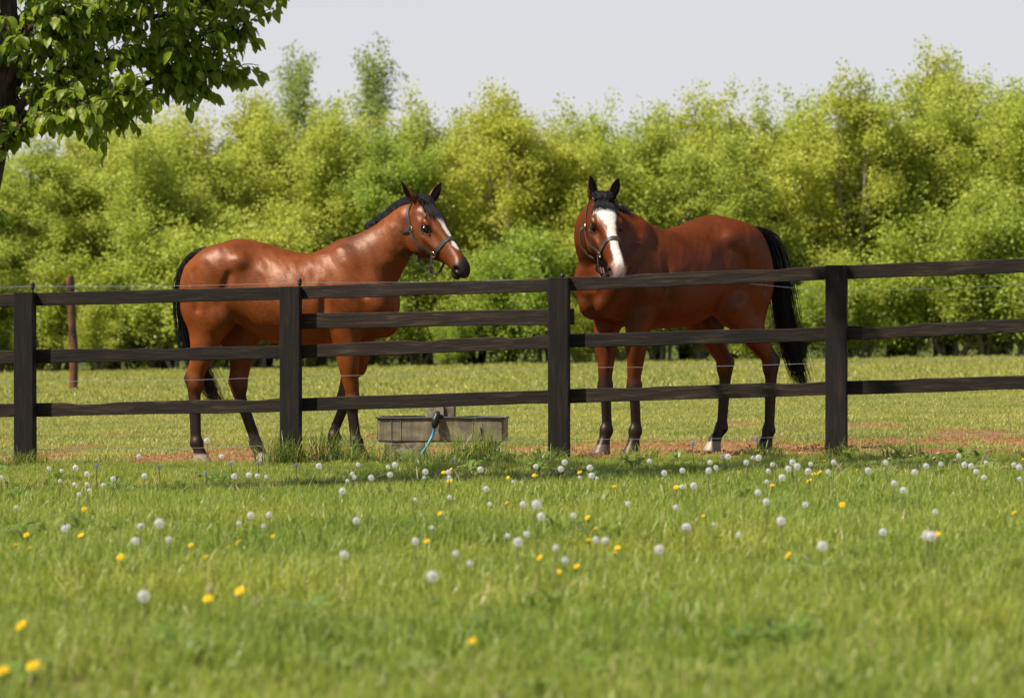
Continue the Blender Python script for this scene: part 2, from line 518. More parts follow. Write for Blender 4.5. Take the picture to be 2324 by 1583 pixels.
M_RAIL = wood_material('dark_stained_rail', (.0085, .0062, .0045), (.027, .0195, .0135), (.115, .078, .048))
M_RAIL_W = wood_material('weathered_rail', (.012, .009, .0065), (.045, .033, .022), (.17, .125, .08))
M_POST = wood_material('dark_stained_post', (.0075, .0056, .0043), (.021, .0145, .0105), (.065, .041, .027))
M_WIRE = simple_mat('galvanised_wire', (.55, .55, .55), .35, .5, .8, .1)
M_BLACK = simple_mat('black_plastic', (.012, .012, .013), .45, .4)

fence = empty('paddock_fence', (0, fence_y(0), 0))
tag(fence, 'dark stained post and rail fence running across in front of the horses', 'fence')
F0 = np.array((0, fence_y(0), 0))
fdir = np.array((1, -0.198, 0)); fdir /= np.linalg.norm(fdir)
fang = math.atan2(fdir[1], fdir[0])

def fence_at(px):
    """point of the fence line seen at photo column px"""
    k = (px - CX) / FPX
    x = k * FENCE_D / (1 + 0.198 * k)
    return np.array((x, fence_y(x), 0.0))

def px_z(py, d): return CAM_Z - (py - HOR) / FPX * d

def plank(name, L, w, hgt, mat, parent, loc, rot, seed, wav=.006, nick=0):
    """sawn board along local x with a slightly wavy, chipped edge"""
    g = np.random.default_rng(seed)
    n = max(10, int(L / .05))
    xs = np.linspace(0, L, n)
    p1 = np.stack([xs, xs * 0], 1)
    topw = (fbm(p1 + seed * 7.1, 3.0, 3, seed) - .5) * 2 * wav; botw = (fbm(p1 + seed * 3.7, 3.0, 3, seed + 9) - .5) * 2 * wav
    for _ in range(nick):
        c = g.uniform(.1 * L, .9 * L); wd = g.uniform(.06, .16); topw -= np.exp(-((xs - c) / wd) ** 4) * g.uniform(.006, .014)
    sway = (fbm(p1 * .4 + seed, 1.2, 2, seed + 3) - .5) * .012
    V = []; b = .004
    for i in range(n):
        z0, z1 = -hgt / 2 + botw[i], hgt / 2 + topw[i]
        for (y, z) in ((-w / 2, z0 + b), (-w / 2, z1 - b), (-w / 2 + b, z1), (w / 2 - b, z1), (w / 2, z1 - b), (w / 2, z0 + b), (w / 2 - b, z0), (-w / 2 + b, z0)):
            V.append((xs[i], y + sway[i], z))
    F = []
    for i in range(n - 1):
        for j in range(8):
            F.append((i * 8 + j, i * 8 + (j + 1) % 8, i * 8 + 8 + (j + 1) % 8, i * 8 + 8 + j))
    F += [tuple(range(8))[::-1], tuple(range((n - 1) * 8, n * 8))]
    o = mesh_obj(name, V, F, mat, parent)
    o.location = loc; o.rotation_euler = rot
    return o

post_px = [(-1150, 700), (-548, 683), (57.5, 663), (660.5, 650), (1269, 630), (1898.5, 602), (2540, 576), (3200, 548)]
POST_W, POST_T = .142, .085
posts = []
for i, (px, ty) in enumerate(post_px):
    P = fence_at(px)
    top = px_z(ty, P[1]); zb = gz1(P[0], P[1]) - .35
    o = plank('post', top - zb, POST_T, POST_W, M_POST, fence, P - F0 + np.array((0, 0, zb)), (0, 0, 0), 40 + i, .002)
    o.rotation_euler = (Matrix.Rotation(fang, 4, 'Z') @ Matrix.Rotation(R(-90), 4, 'Y')).to_euler()
    bevel(o, .004, 1)
    posts.append((P, top))
ndir = np.array((-fdir[1], fdir[0], 0))        # towards the paddock
RAIL_T, RAIL_H = .036, .092
# photo heights of rail centres at the posts (top, middle, bottom)
rail_pts = [[(-1150, 719), (-548, 700), (57.5, 679), (660.5, 664), (1269, 645), (1898.5, 618), (2540, 594), (3200, 568)],
            [(-1150, 838), (-548, 825), (57.5, 809), (660.5, 798), (1269, 774), (1898.5, 757), (2540, 729), (3200, 706)],
            [(-1150, 958), (-548, 945), (57.5, 930), (660.5, 919), (1269, 899), (1898.5, 880), (2540, 861), (3200, 843)]]
sd_ = 100
for row in rail_pts:
    for (p0, y0), (p1, y1) in zip(row[:-1], row[1:]):
        A, B = fence_at(p0), fence_at(p1)
        A[2] = px_z(y0, A[1]); B[2] = px_z(y1, B[1])
        back = ndir * (POST_T / 2 + RAIL_T / 2 + .001)
        dv = B - A; L = np.linalg.norm(dv); u = dv / L
        A2 = A + u * .0015 + back - F0
        plank('rail', L - .003, RAIL_T, RAIL_H, M_RAIL_W if sd_ == 103 else M_RAIL, fence, A2, (0, -math.asin(u[2]), math.atan2(u[1], u[0])), sd_, .005, nick=(2 if sd_ % 3 else 0))
        sd_ += 1
# an extra rail in the bay with the water trough, its end sticking out past the post
A, B = fence_at(655), fence_at(1299)
A[2] = px_z(729, A[1]); B[2] = px_z(718, B[1])
dv = B - A; u = dv / np.linalg.norm(dv)
plank('rail', np.linalg.norm(dv), RAIL_T, .105, M_RAIL, fence, A + ndir * (POST_T / 2 + RAIL_T / 2 + .002) - F0, (0, -math.asin(u[2]), math.atan2(u[1], u[0])), 140, .004)
# fence wires and their insulators
wires = [[(-1150, 672), (-548, 662), (68, 649), (672, 640), (1272, 630), (1560, 624), (1898, 660), (2540, 632), (3200, 606)],
         [(-1150, 884), (-548, 874), (57.5, 865), (660, 854), (1269, 833), (1898, 822), (2540, 800), (3200, 780)],
         [(-1150, 1034), (-548, 1027), (57.5, 1020), (660, 1009), (1269, 996), (1898, 988), (2540, 975), (3200, 962)]]
for row in wires:
    P = []
    for (px, py) in row:
        q = fence_at(px); q[2] = px_z(py, q[1]); P.append(q + ndir * (POST_T / 2 + RAIL_T + .018) - F0)
    path = []
    for a_, b_ in zip(P[:-1], P[1:]):
        for t in np.linspace(0, 1, 9)[:-1]:
            path.append(a_ * (1 - t) + b_ * t - np.array((0, 0, .012 * 4 * t * (1 - t))))
    path.append(P[-1])
    v, f_ = tube(path, .0013, 5, False)
    mesh_obj('wire', v, f_, M_WIRE, fence)
for (px, py) in ((68, 649), (675, 640), (1272, 630)):
    q = fence_at(px); q[2] = px_z(py, q[1])
    b = q + ndir * (POST_T / 2 + .02) - F0
    prof = [(-.03, .006), (-.018, .009), (-.008, .016), (0, .013), (.01, .016), (.022, .012), (.03, .006)]
    v, f_ = tube([b + np.array((0, 0, z)) for z, _ in prof], [r_ for _, r_ in prof], 10)
    v2, f2 = tube([b + np.array((0, 0, -.09)), b + np.array((0, 0, -.03))], .005, 6)
    v, f_ = join_vf([(v, f_), (v2, f2)])
    mesh_obj('insulator', v, f_, M_BLACK, fence)

# ------------------------------------------------------------------ brown round post far out in the paddock
bp = ground_at(165, 893)
rb = empty('round_post', (bp.x, bp.y, gz1(bp.x, bp.y)))
tag(rb, 'brown weathered round post standing alone in the paddock at the left', 'post')
pm = NT('weathered_round_wood')
n1 = pm.noise(pm.coords('Object', (9, 9, 1.2)), 4, 5, .6); n2 = pm.noise(pm.coords('Object'), 2.2, 3)
pcol = pm.mix(pm.ramp(n2, [(.45, (0, 0, 0)), (.62, (1, 1, 1))]), pm.ramp(n1, [(.3, (.07, .026, .012)), (.7, (.24, .10, .048))]), (.03, .018, .013))
M_RPOST = pm.done(pm.bsdf(pcol, .75, .25, pm.bump(n1, .5, .01)))
ph = (893 - 631) / FPX * bp.y
path = [(-.05, 0, ph), (-.045, 0, ph - .01), (-.02, 0, ph * .75), (.0, .0, ph * .52), (.022, 0, ph * .40), (.02, 0, ph * .3), (.01, 0, 0), (.01, 0, -.3)]
v, f_ = tube(catmull(path, 24), np.interp(np.linspace(0, 1, 24), (0, .04, .4, .55, .68, 1), (.062, .071, .066, .074, .077, .072)), 14)
mesh_obj('shaft', v, f_, M_RPOST, rb, smooth=True)
v, f_ = box_vf(-.15, -.05, -.02, .02, ph - .15, ph - .12)
mesh_obj('insulator', v, f_, M_BLACK, rb)
far_wire = empty('paddock_wire', (0, bp.y, 0))
tag(far_wire, 'thin wire strung past the round post at the left', 'wire')
for dy_ in (.0, .06):
    path = []
    for t in np.linspace(0, 1, 30):
        x = bp.x - 6 + t * 13; z = rb.location.z + ph - .13 - dy_ + .004 * (x - bp.x) - .03 * math.sin(t * 9.4) * .4
        path.append((x, bp.y * 0 - .09, z))
    v, f_ = tube(path, .0016, 4, False)
    mesh_obj('strand', v, f_, M_WIRE, far_wire)

# ================================================================== water trough
tm = NT('galvanised_trough')
tn = tm.noise(tm.coords('Object', (1, 1, 2.2)), 6, 5, .6); ts = tm.noise(tm.coords('Object', (14, 14, 1.0)), 3, 4, .6)
tcol = tm.mix(tm.ramp(ts, [(.4, (0, 0, 0)), (.65, (.7, .7, .7))]), tm.ramp(tn, [(.28, (.11, .09, .05)), (.5, (.25, .205, .12)), (.72, (.38, .32, .20))]), (.10, .098, .088))
M_TROUGH = tm.done(tm.bsdf(tcol, .62, .4, tm.bump(tn, .2, .006), .25))
M_RIM = simple_mat('dark_trough_rim', (.065, .066, .068), .5, .5, .5)
cm = NT('old_concrete')
cn = cm.noise(cm.coords('Object'), 14, 6, .65)
M_CONC = cm.done(cm.bsdf(cm.ramp(cn, [(.3, (.10, .085, .055)), (.5, (.20, .175, .125)), (.72, (.33, .29, .22))]), .92, .15, cm.bump(cn, .6, .012)))
TD = 26.05
tl, tr = at(859, 1005, TD), at(1149, 1003, TD)
tc = (tl + tr) / 2
L = (tr - tl).length; zb, zt = px_z(1003, TD), px_z(948, TD)
trough = empty('water_trough', (tc.x, TD + .17, zb), R(-5.5))
tag(trough, 'galvanised metal water trough on blocks behind the fence', 'trough')
W2 = .17; hz_ = zt - zb
def tray(z0, z1, lx, ly, inset):
    # outer shell rounded at the ends + inner shell
    def ringp(k, z):
        pts = []
        r_ = .022
        for cx_, cy_, a0 in ((lx - r_, ly - r_, 0), (-lx + r_, ly - r_, 90), (-lx + r_, -ly + r_, 180), (lx - r_, -ly + r_, 270)):
            for q in range(5):
                a = R(a0 + 22.5 * q); pts.append((cx_ * (1) + (r_ - k) * math.cos(a), cy_ + (r_ - k) * math.sin(a), z))
        return pts
    rings = [ringp(.012, z0), ringp(0, z0 + .012), ringp(0, z1), ringp(inset, z1), ringp(inset + .01, z0 + .02)]
    V = [p for r_ in rings for p in r_]; n = len(rings[0]); F = []
    for i in range(len(rings) - 1):
        for j in range(n):
            F.append((i * n + j, i * n + (j + 1) % n, (i + 1) * n + (j + 1) % n, (i + 1) * n + j))
    F += [tuple(range(n))[::-1], tuple(range(4 * n, 5 * n))]
    return V, F
v, f_ = tray(0, hz_, L / 2, W2, .006)
mesh_obj('basin', v, f_, M_TROUGH, trough)
def rim_path(lx, ly, z):
    g = np.random.default_rng(2); pts = []
    r_ = .022
    for cx_, cy_, a0 in ((lx - r_, ly - r_, 0), (-lx + r_, ly - r_, 90), (-lx + r_, -ly + r_, 180), (lx - r_, -ly + r_, 270)):
        for q in range(4):
            a = R(a0 + 30 * q); pts.append((cx_ + r_ * math.cos(a), cy_ + r_ * math.sin(a), z + g.uniform(-.003, .003)))
        if a0 in (0, 180):
            for q in range(1, 8):
                s_ = 1 if a0 == 0 else -1
                pts.append((s_ * (lx - r_) * (1 - q / 4), s_ * ly, z + g.uniform(-.004, .004)))
    pts.append(pts[0]); return pts
v, f_ = tube(rim_path(L / 2 + .003, W2 + .003, hz_), .008, 8, False)
mesh_obj('rim', v, f_, M_RIM, trough, smooth=True)
for sx in (-.385, -.31, .26):
    v, f_ = tube([(sx * L, -W2 - .001, .012), (sx * L, -W2 - .001, hz_ - .012)], .004, 6); mesh_obj('seam', v, f_, M_TROUGH, trough)
v, f_ = box_vf(L * .30, L * .318, -W2 - .010, -W2 - .001, .005, hz_ - .06); mesh_obj('bracket', v, f_, M_CONC, trough)
wm = NT('trough_water'); M_WATER = wm.done(wm.bsdf((.02, .025, .02), .05, .5, Transmission_Weight=.6))
v, f_ = box_vf(-L / 2 + .03, L / 2 - .03, -W2 + .03, W2 - .03, .03, hz_ - .03); mesh_obj('water', v, f_, M_WATER, trough)
# float valve housing: two plates of a cover box
x0 = (972 - 1004) / FPX * TD; x1 = (1013 - 1004) / FPX * TD; x2 = (1036 - 1004) / FPX * TD
v, f_ = box_vf(x0, x1, -W2 - .004, -W2 + .10, hz_ - .02, hz_ + .088)
bevel(mesh_obj('valve_cover', v, f_, simple_mat('weathered_cover', (.26, .225, .15), .8, .2, noise=.3), trough), .005)
v, f_ = box_vf(x1 + .002, x2, -W2 + .015, -W2 + .115, hz_ - .02, hz_ + .082)
bevel(mesh_obj('valve_cover', v, f_, simple_mat('weathered_cover_side', (.17, .13, .095), .8, .2, noise=.3), trough), .005)
# blocks it stands on
for k, (pa, pb, nm) in enumerate(((872, 963, 'left'), (1108, 1136, 'right'))):
    xa, xb = (pa - CX) / FPX * TD, (pb - CX) / FPX * TD
    g0 = gz1((xa + xb) / 2, TD + .15)
    b_ = empty('concrete_block', ((xa + xb) / 2, TD + .16, g0 - .03))
    lab = ('rough concrete block under the left end of the water trough', 'dark concrete block under the right end of the water trough')[k]
    tag(b_, lab, 'block')
    hw = (xb - xa) / 2; hh = zb - (g0 - .03)
    g = np.random.default_rng(k + 5); nx_, nz_ = 10, 6
    bm_v, bm_f = box_vf(-hw, hw, -.15, .15, 0, hh - .001)
    o = mesh_obj('block', bm_v, bm_f, M_CONC, b_)
    sm = o.modifiers.new('subdivide', 'SUBSURF'); sm.subdivision_type = 'SIMPLE'; sm.levels = sm.render_levels = 3
    tx = bpy.data.textures.new('block_rough', 'CLOUDS'); tx.noise_scale = .08
    dm = o.modifiers.new('rough', 'DISPLACE'); dm.texture = tx; dm.strength = .022; dm.mid_level = .75; dm.texture_coords = 'LOCAL'
# blue hose with its black connector, clipped over the trough
hose = empty('water_hose', (tc.x, TD - .02, zb))
tag(hose, 'blue water hose with black connector hanging over the trough front', 'hose')
def hl(px, py, dd=0.0):
    p = at(px, py, TD - .03 + dd); return np.array(p) - np.array(hose.location)
path = catmull([hl(986, 966), hl(985, 975), hl(981, 988, -.01), hl(976, 999, -.02), hl(969, 1012, -.03), hl(958, 1028, -.04), hl(949, 1042, -.06)], 26)
hm = NT('blue_hose'); hzc = hm.n('SeparateXYZ'); hm.l(hm.coords('Object'), hzc.inputs[0])
hn_ = hm.noise(hm.coords('Object'), 18, 3)
hc = hm.ramp(hm.math('ADD', hzc.outputs[2], hm.math('MULTIPLY', hn_, .06)), [(.015, (.05, .22, .25)), (.06, (.10, .36, .40)), (.10, (.012, .16, .40))])
v, f_ = tube(path, .0095, 10); mesh_obj('pipe', v, f_, hm.done(hm.bsdf(hc, .4, .4)), hose, smooth=True)
cp = [hl(993, 935, .02), hl(991, 944), hl(988, 952, -.01), hl(987, 962, -.01), hl(986, 970, -.005)]
v, f_ = tube(catmull(cp, 14), np.interp(np.linspace(0, 1, 14), (0, .2, .35, .5, .75, .9, 1), (.018, .024, .021, .026, .027, .02, .014)), 12); mesh_obj('connector', v, f_, M_BLACK, hose, smooth=True)
v, f_ = tube([hl(991, 942, .0), hl(1003, 946, .03), hl(1008, 952, .10)], .017, 10); mesh_obj('elbow', v, f_, M_BLACK, hose, smooth=True)
# ================================================================== horses
class Field:
    """signed distance field on a grid; soft unions keep the body one skin"""
    def __init__(self, lo, hi, h):
        self.lo = np.array(lo, float); self.h = h
        self.n = np.ceil((np.array(hi) - self.lo) / h).astype(int) + 1
        self.F = np.ones(self.n, np.float32)
        self.ax = [(self.lo[i] + h * np.arange(self.n[i])).astype(np.float32) for i in range(3)]
    def sub(self, lo, hi):
        a = np.maximum(np.floor((np.array(lo) - self.lo) / self.h).astype(int), 0)
        b = np.minimum(np.ceil((np.array(hi) - self.lo) / self.h).astype(int) + 1, self.n)
        s = tuple(slice(i, max(i, j)) for i, j in zip(a, b))
        X = self.ax[0][s[0]][:, None, None]; Y = self.ax[1][s[1]][None, :, None]; Z = self.ax[2][s[2]][None, None, :]
        return s, X, Y, Z
    def join(self, s, d, k):
        f = self.F[s]; d = d.astype(np.float32)
        hh = np.maximum(k - np.abs(f - d), 0) / k
        self.F[s] = np.minimum(f, d) - hh * hh * k * 0.25
    def carve(self, s, d, k):
        f = self.F[s]; d = -d.astype(np.float32)
        hh = np.maximum(k - np.abs(f - d), 0) / k
        self.F[s] = np.maximum(f, d) + hh * hh * k * 0.25
    def ell(self, c, r, k=0.05, axes=None, cut=False):
        c = np.array(c, float); r = np.array(r, float); m = r.max() + k + 0.02
        s, X, Y, Z = self.sub(c - m, c + m)
        if self.F[s].size == 0: return
        p = [X - c[0], Y - c[1], Z - c[2]]
        if axes is not None:
            A = np.array(axes, float)
            p = [p[0] * A[i, 0] + p[1] * A[i, 1] + p[2] * A[i, 2] for i in range(3)]
        k0 = np.sqrt((p[0] / r[0]) ** 2 + (p[1] / r[1]) ** 2 + (p[2] / r[2]) ** 2)
        k1 = np.sqrt((p[0] / r[0] ** 2) ** 2 + (p[1] / r[1] ** 2) ** 2 + (p[2] / r[2] ** 2) ** 2) + 1e-6
        d = k0 * (k0 - 1) / k1
        d = np.where(k0 < 0.3, (k0 - 1) * r.min(), d)
        (self.carve if cut else self.join)(s, d, k)
    def cone(self, a, b, ra, rb, k=0.03, flat=1.0, fd=(0, 1, 0), cut=False):
        a = np.array(a, float); b = np.array(b, float); fd = np.array(fd, float)
        m = max(ra, rb) + k + 0.02
        s, X, Y, Z = self.sub(np.minimum(a, b) - m, np.maximum(a, b) + m)
        if self.F[s].size == 0: return
        ab = b - a; L2 = ab @ ab
        px, py, pz = X - a[0], Y - a[1], Z - a[2]
        t = np.clip((px * ab[0] + py * ab[1] + pz * ab[2]) / L2, 0, 1)
        dx, dy, dz = px - t * ab[0], py - t * ab[1], pz - t * ab[2]
        u = dx * fd[0] + dy * fd[1] + dz * fd[2]
        q = dx * dx + dy * dy + dz * dz + u * u * (1 / flat ** 2 - 1)
        ts = t
        d = np.sqrt(q) - (ra + (rb - ra) * ts)
        (self.carve if cut else self.join)(s, d * (flat if flat < 1 else 1), k)
    def mesh(self):
        F = self.F
        ins = F < 0
        c = np.zeros(np.array(F.shape) - 1, np.int8)
        for i in (0, 1):
            for j in (0, 1):
                for k in (0, 1):
                    c += ins[i:F.shape[0] - 1 + i, j:F.shape[1] - 1 + j, k:F.shape[2] - 1 + k]
        act = (c > 0) & (c < 8)
        idx = np.argwhere(act)
        num = np.full(act.shape, -1, np.int64); num[act] = np.arange(len(idx))
        corner = [(i, j, k) for i in (0, 1) for j in (0, 1) for k in (0, 1)]
        val = np.stack([F[idx[:, 0] + i, idx[:, 1] + j, idx[:, 2] + k] for i, j, k in corner], 1)
        acc = np.zeros((len(idx), 3)); cnt = np.zeros(len(idx))
        for p in range(8):
            for q in range(p + 1, 8):
                d = np.array(corner[q]) - np.array(corner[p])
                if np.abs(d).sum() != 1: continue
                v0, v1 = val[:, p], val[:, q]
                cr = (v0 < 0) != (v1 < 0)
                t = np.where(cr, v0 / np.where(np.abs(v0 - v1) < 1e-9, 1, v0 - v1), 0)
                acc += cr[:, None] * (np.array(corner[p])[None] + t[:, None] * d[None]); cnt += cr
        V = (idx + acc / cnt[:, None]) * self.h + self.lo
        quads = []
        for axn in range(3):
            o1, o2 = [(1, 2), (2, 0), (0, 1)][axn]
            sl0 = [slice(None)] * 3; sl1 = [slice(None)] * 3
            sl0[axn] = slice(0, -1); sl1[axn] = slice(1, None)
            a, b = ins[tuple(sl0)], ins[tuple(sl1)]
            e = np.argwhere(a != b)
            e = e[(e[:, o1] > 0) & (e[:, o2] > 0) & (e[:, o1] < act.shape[o1]) & (e[:, o2] < act.shape[o2])]
            s = a[tuple(e.T)]
            def g(d1, d2):
                x = e.copy(); x[:, o1] -= d1; x[:, o2] -= d2
                return num[tuple(x.T)]
            q = np.stack([g(1, 1), g(0, 1), g(0, 0), g(1, 0)], 1)
            q[~s] = q[~s][:, ::-1]
            quads.append(q)
        Q = np.concatenate(quads)
        Q = Q[(Q >= 0).all(1)]
        # keep the largest piece only and relax the skin a little
        E = np.concatenate([Q[:, [0, 1]], Q[:, [1, 2]], Q[:, [2, 3]], Q[:, [3, 0]]])
        for it in range(3):
            sm = np.zeros_like(V); n = np.zeros(len(V))
            for ax in range(3):
                sm[:, ax] = np.bincount(E[:, 0], V[E[:, 1], ax], len(V)) + np.bincount(E[:, 1], V[E[:, 0], ax], len(V))
            n = np.bincount(E[:, 0], minlength=len(V)) + np.bincount(E[:, 1], minlength=len(V))
            V = V + 0.5 * (sm / np.maximum(n, 1)[:, None] - V)
        return V, Q

TRUNK = np.array([  # x, top, bottom, half width, sharpness of the topline
    (-.765, 1.36, 1.12, .09, 2.0), (-.72, 1.43, 1.06, .15, 2.1), (-.66, 1.49, 1.08, .195, 2.1), (-.59, 1.537, 1.09, .235, 2.1),
    (-.45, 1.588, 1.075, .268, 2.1), (-.32, 1.605, .965, .275, 1.95), (-.18, 1.575, .885, .285, 1.9), (-.05, 1.533, .848, .30, 2.0),
    (.145, 1.500, .838, .31, 2.1), (.28, 1.545, .84, .30, 1.8), (.37, 1.595, .845, .285, 1.55), (.46, 1.615, .855, .265, 1.5),
    (.56, 1.595, .875, .24, 1.6), (.66, 1.52, .93, .205, 1.9), (.73, 1.40, .99, .165, 2.0), (.785, 1.26, 1.06, .10, 2.0)])
HEAD = np.array([  # t along the face, forehead line, jaw line, half width
    (-.05, .005, -.08, .045), (-.02, .035, -.12, .066), (.03, .052, -.17, .083), (.08, .060, -.215, .094), (.13, .064, -.247, .099), (.18, .062, -.258, .097),
    (.24, .052, -.240, .084), (.30, .041, -.197, .068), (.36, .033, -.160, .056), (.42, .027, -.130, .049), (.48, .022, -.112, .049),
    (.53, .017, -.104, .053), (.57, .004, -.098, .052), (.60, -.018, -.090, .045), (.622, -.045, -.078, .025)])

def smooth_table(T, n=240):
    C = catmull(T, n)
    return C[np.argsort(C[:, 0])]

def build_horse(name, label, loc, heading, scale, neck, poll, face, legs, marks, tail_path, tail_r, ears, mats, hs=1.0, seed=1):
    root = empty(name, loc, heading)
    root.scale = (scale,) * 3
    tag(root, label, 'horse')
    ch, sh = math.cos(heading), math.sin(heading)
    def to_local(v): return np.array([v[0] * ch + v[1] * sh, -v[0] * sh + v[1] * ch, v[2]])
    poll = np.array(poll, float)
    a = np.array(face, float); a /= np.linalg.norm(a)
    hz = np.array([a[0], a[1], 0]); hz /= np.linalg.norm(hz)
    l = np.array([-hz[1], hz[0], 0]); n = np.cross(a, l)
    a, l, n = to_local(a), to_local(l), to_local(n)
    AX = np.array([a, l, n])
    def H(t, lat, nn): return poll + (a * t + l * lat + n * nn) * hs
    pts = np.array([H(t, s * .13, nn) for t in (-.1, .65) for s in (-1, 1) for nn in (.08, -.28)] + [p[:3] for p in neck])
    lo = np.minimum(pts.min(0) - .03, (-.98, -.40, -.03)); hi = np.maximum(pts.max(0) + .03, (.92, .40, 1.7))
    f = Field(lo, hi, 0.0088)
    # trunk
    T = smooth_table(TRUNK)
    s, X, Y, Z = f.sub((-.86, -.42, .75), (.86, .42, 1.70))
    x1 = X[:, 0, 0]
    top, bot, w, pt = (np.interp(x1, T[:, 0], T[:, i])[:, None, None] for i in (1, 2, 3, 4))
    zc = bot + 0.44 * (top - bot)
    up = Z > zc
    Hh = np.where(up, top - zc, zc - bot)
    pe = np.where(up, pt, 2.15)
    u = np.abs(Y) / w + 1e-5; v = np.abs(Z - zc) / Hh + 1e-5
    q = (u ** pe + v ** pe) ** (1 / pe)
    gq = np.sqrt((q ** (1 - pe) * u ** (pe - 1) / w) ** 2 + (q ** (1 - pe) * v ** (pe - 1) / Hh) ** 2) + 1e-4
    d = (q - 1) / gq
    d = np.where(q < .4, -.08, d)
    ex = np.maximum(np.maximum(T[0, 0] - X, X - T[-1, 0]), 0)
    d = np.where(ex > 0, np.sqrt(np.maximum(d, 0) ** 2 + ex ** 2), d)
    f.join(s, d, 0.02)
    # neck as a chain of flattened balls
    C = catmull(np.array(neck, float), 26)
    for i in range(len(C) - 1):
        p, q2 = C[i], C[i + 1]
        tg = q2[:3] - p[:3]; tg /= np.linalg.norm(tg)
        la = np.cross(np.array([0, 0, 1.0]), tg); la /= np.linalg.norm(la)
        no = np.cross(tg, la)
        f.ell(p[:3], (max(p[3] * .55, .08), p[4], p[3]), 0.035, (tg, la, no))
    # shoulder, chest, quarters (both sides)
    for sd in (-1, 1):
        ct, st = math.cos(R(62)), math.sin(R(62))
        f.ell((.545, sd * .145, 1.27), (.30, .085, .125), 0.05, ((-ct, 0, st), (0, 1, 0), (st, 0, ct)))   # shoulder blade mass
        f.ell((.42, sd * .185, 1.09), (.16, .072, .115), 0.04, ((.8, 0, .6), (0, 1, 0), (-.6, 0, .8)))      # triceps
        f.ell((.685, sd * .118, 1.13), (.09, .088, .12), 0.06)                                               # point of shoulder
        f.ell((.66, sd * .075, 1.0), (.13, .075, .105), 0.05)                                                # pectorals
        f.ell((-.44, sd * .135, 1.385), (.25, .145, .175), 0.06)                                             # gluteal
        f.ell((-.55, sd * .155, 1.19), (.185, .115, .26), 0.05, ((.97, 0, -.25), (0, 1, 0), (.25, 0, .97)))  # thigh
        f.ell((-.665, sd * .105, 1.245), (.105, .095, .20), 0.05)                                            # buttock
        f.ell((-.30, sd * .225, 1.43), (.055, .045, .05), 0.055)                                             # point of hip
        f.ell((-.185, sd * .345, 1.33), (.085, .07, .14), 0.06, ((.9, 0, .42), (0, 1, 0), (-.42, 0, .9)), cut=True)   # hollow flank
        f.ell((.26, sd * .345, 1.42), (.09, .06, .12), 0.08, cut=True)
        f.ell((.585, sd * .258, 1.42), (.03, .05, .16), 0.06, ((.8, 0, .6), (0, 1, 0), (-.6, 0, .8)), cut=True)        # in front of the shoulder blade
        f.ell((.335, sd * .305, 1.16), (.025, .05, .16), 0.045, cut=True)                                               # behind the shoulder
        f.cone((-.635, sd * .245, 1.36), (-.60, sd * .255, 1.10), .014, .010, .05, cut=True)                          # between the hamstrings
        f.cone((-.36, sd * .285, 1.34), (-.44, sd * .275, 1.10), .012, .010, .05, cut=True)
        f.cone((.30, sd * .285, 1.02), (.50, sd * .245, .98), .014, .010, .04, cut=True)                              # under the triceps
        f.cone((.47, sd * .255, 1.40), (.62, sd * .225, 1.20), .008, .006, .045, cut=True)                              # along the shoulder blade
    # legs
    for lg in legs:
        sd = lg['s']
        if lg['t'] == 'f':
            E, K, B, O = (np.array(lg[q], float) for q in 'EKBO')
            f.cone(E + (0, 0, .14), E, .12, .10, .05, .72)
            f.cone(E, K + (0, 0, .06), .098, .049, .04, .80)
            ax = (K - E) / np.linalg.norm(K - E)
            f.ell(E + (K - E) * .30 + (.03, sd * .012, 0), (.055, .05, .16), .04)
            f.ell(K, (.055, .050, .066), .022)
            f.ell(K + (-.042, 0, .015), (.02, .022, .035), .02)
            f.cone(K - (0, 0, .04), B + (0, 0, .04), .034, .029, .022, .84)
            f.cone(K + (-.022, 0, -.05), B + (-.026, 0, .03), .020, .020, .02)
        else:
            S, K, B, O = (np.array(lg[q], float) for q in 'SKBO')
            hip = np.array((-.50, sd * .13, 1.30))
            f.cone(hip, S, .17, .12, .05, .66)
            f.ell(S + (.0, sd * .015, -.01), (.098, .085, .12), .03)
            f.cone(S + (-.04, 0, -.03), K + (.012, 0, .06), .118, .052, .045, .70)
            f.cone((-.63, sd * .135, 1.08), K + (S - K) * .5 + (-.06, 0, .02), .095, .055, .05, .7)
            f.cone(K + (S - K) * .42 + (-.055, 0, .0), K + (-.052, 0, .035), .036, .025, .035, .8)
            f.cone(K + (S - K) * .45 + (-.02, 0, 0), K + (-.02, 0, .03), .04, .032, .03, .7)
            f.ell(K, (.060, .048, .075), .028)
            f.ell(K + (-.048, 0, .035), (.030, .026, .042), .025)
            f.cone(K - (.005, 0, .04), B + (0, 0, .04), .041, .032, .025, .80)
            f.cone(K + (-.034, 0, -.02), B + (-.026, 0, .03), .022, .020, .02)
        f.ell(B, (.047, .041, .045), .02)
        f.ell(B + (-.028, 0, -.005), (.022, .024, .028), .02)
        ht = np.array((O[0] - .028, O[1], .078))
        f.cone(B, ht, .034, .041, .022, .95)
        f.cone(ht, (O[0] - .002, O[1], .0), .044, .066, .008, .92)
    # head
    mid = H(.28, 0, -.09)
    s, X, Y, Z = f.sub(mid - .5, mid + .5)
    px, py, pz = X - poll[0], Y - poll[1], Z - poll[2]
    t, la, nn = ((px * q[0] + py * q[1] + pz * q[2]) / hs for q in (a, l, n))
    HT = smooth_table(HEAD)
    dor, ven, hw = (np.interp(t.ravel(), HT[:, 0], HT[:, i]).reshape(t.shape) for i in (1, 2, 3))
    nc = (dor + ven) * .5 + .01; Hh = (dor - ven) * .5
    v = (nn - nc) / Hh
    hw = hw * (1 - .20 * np.clip(-v, 0, 1.2) + .04 * np.clip(v, 0, 1))
    pe = 2.35
    u = np.abs(la) / hw + 1e-5; va = np.abs(v) + 1e-5
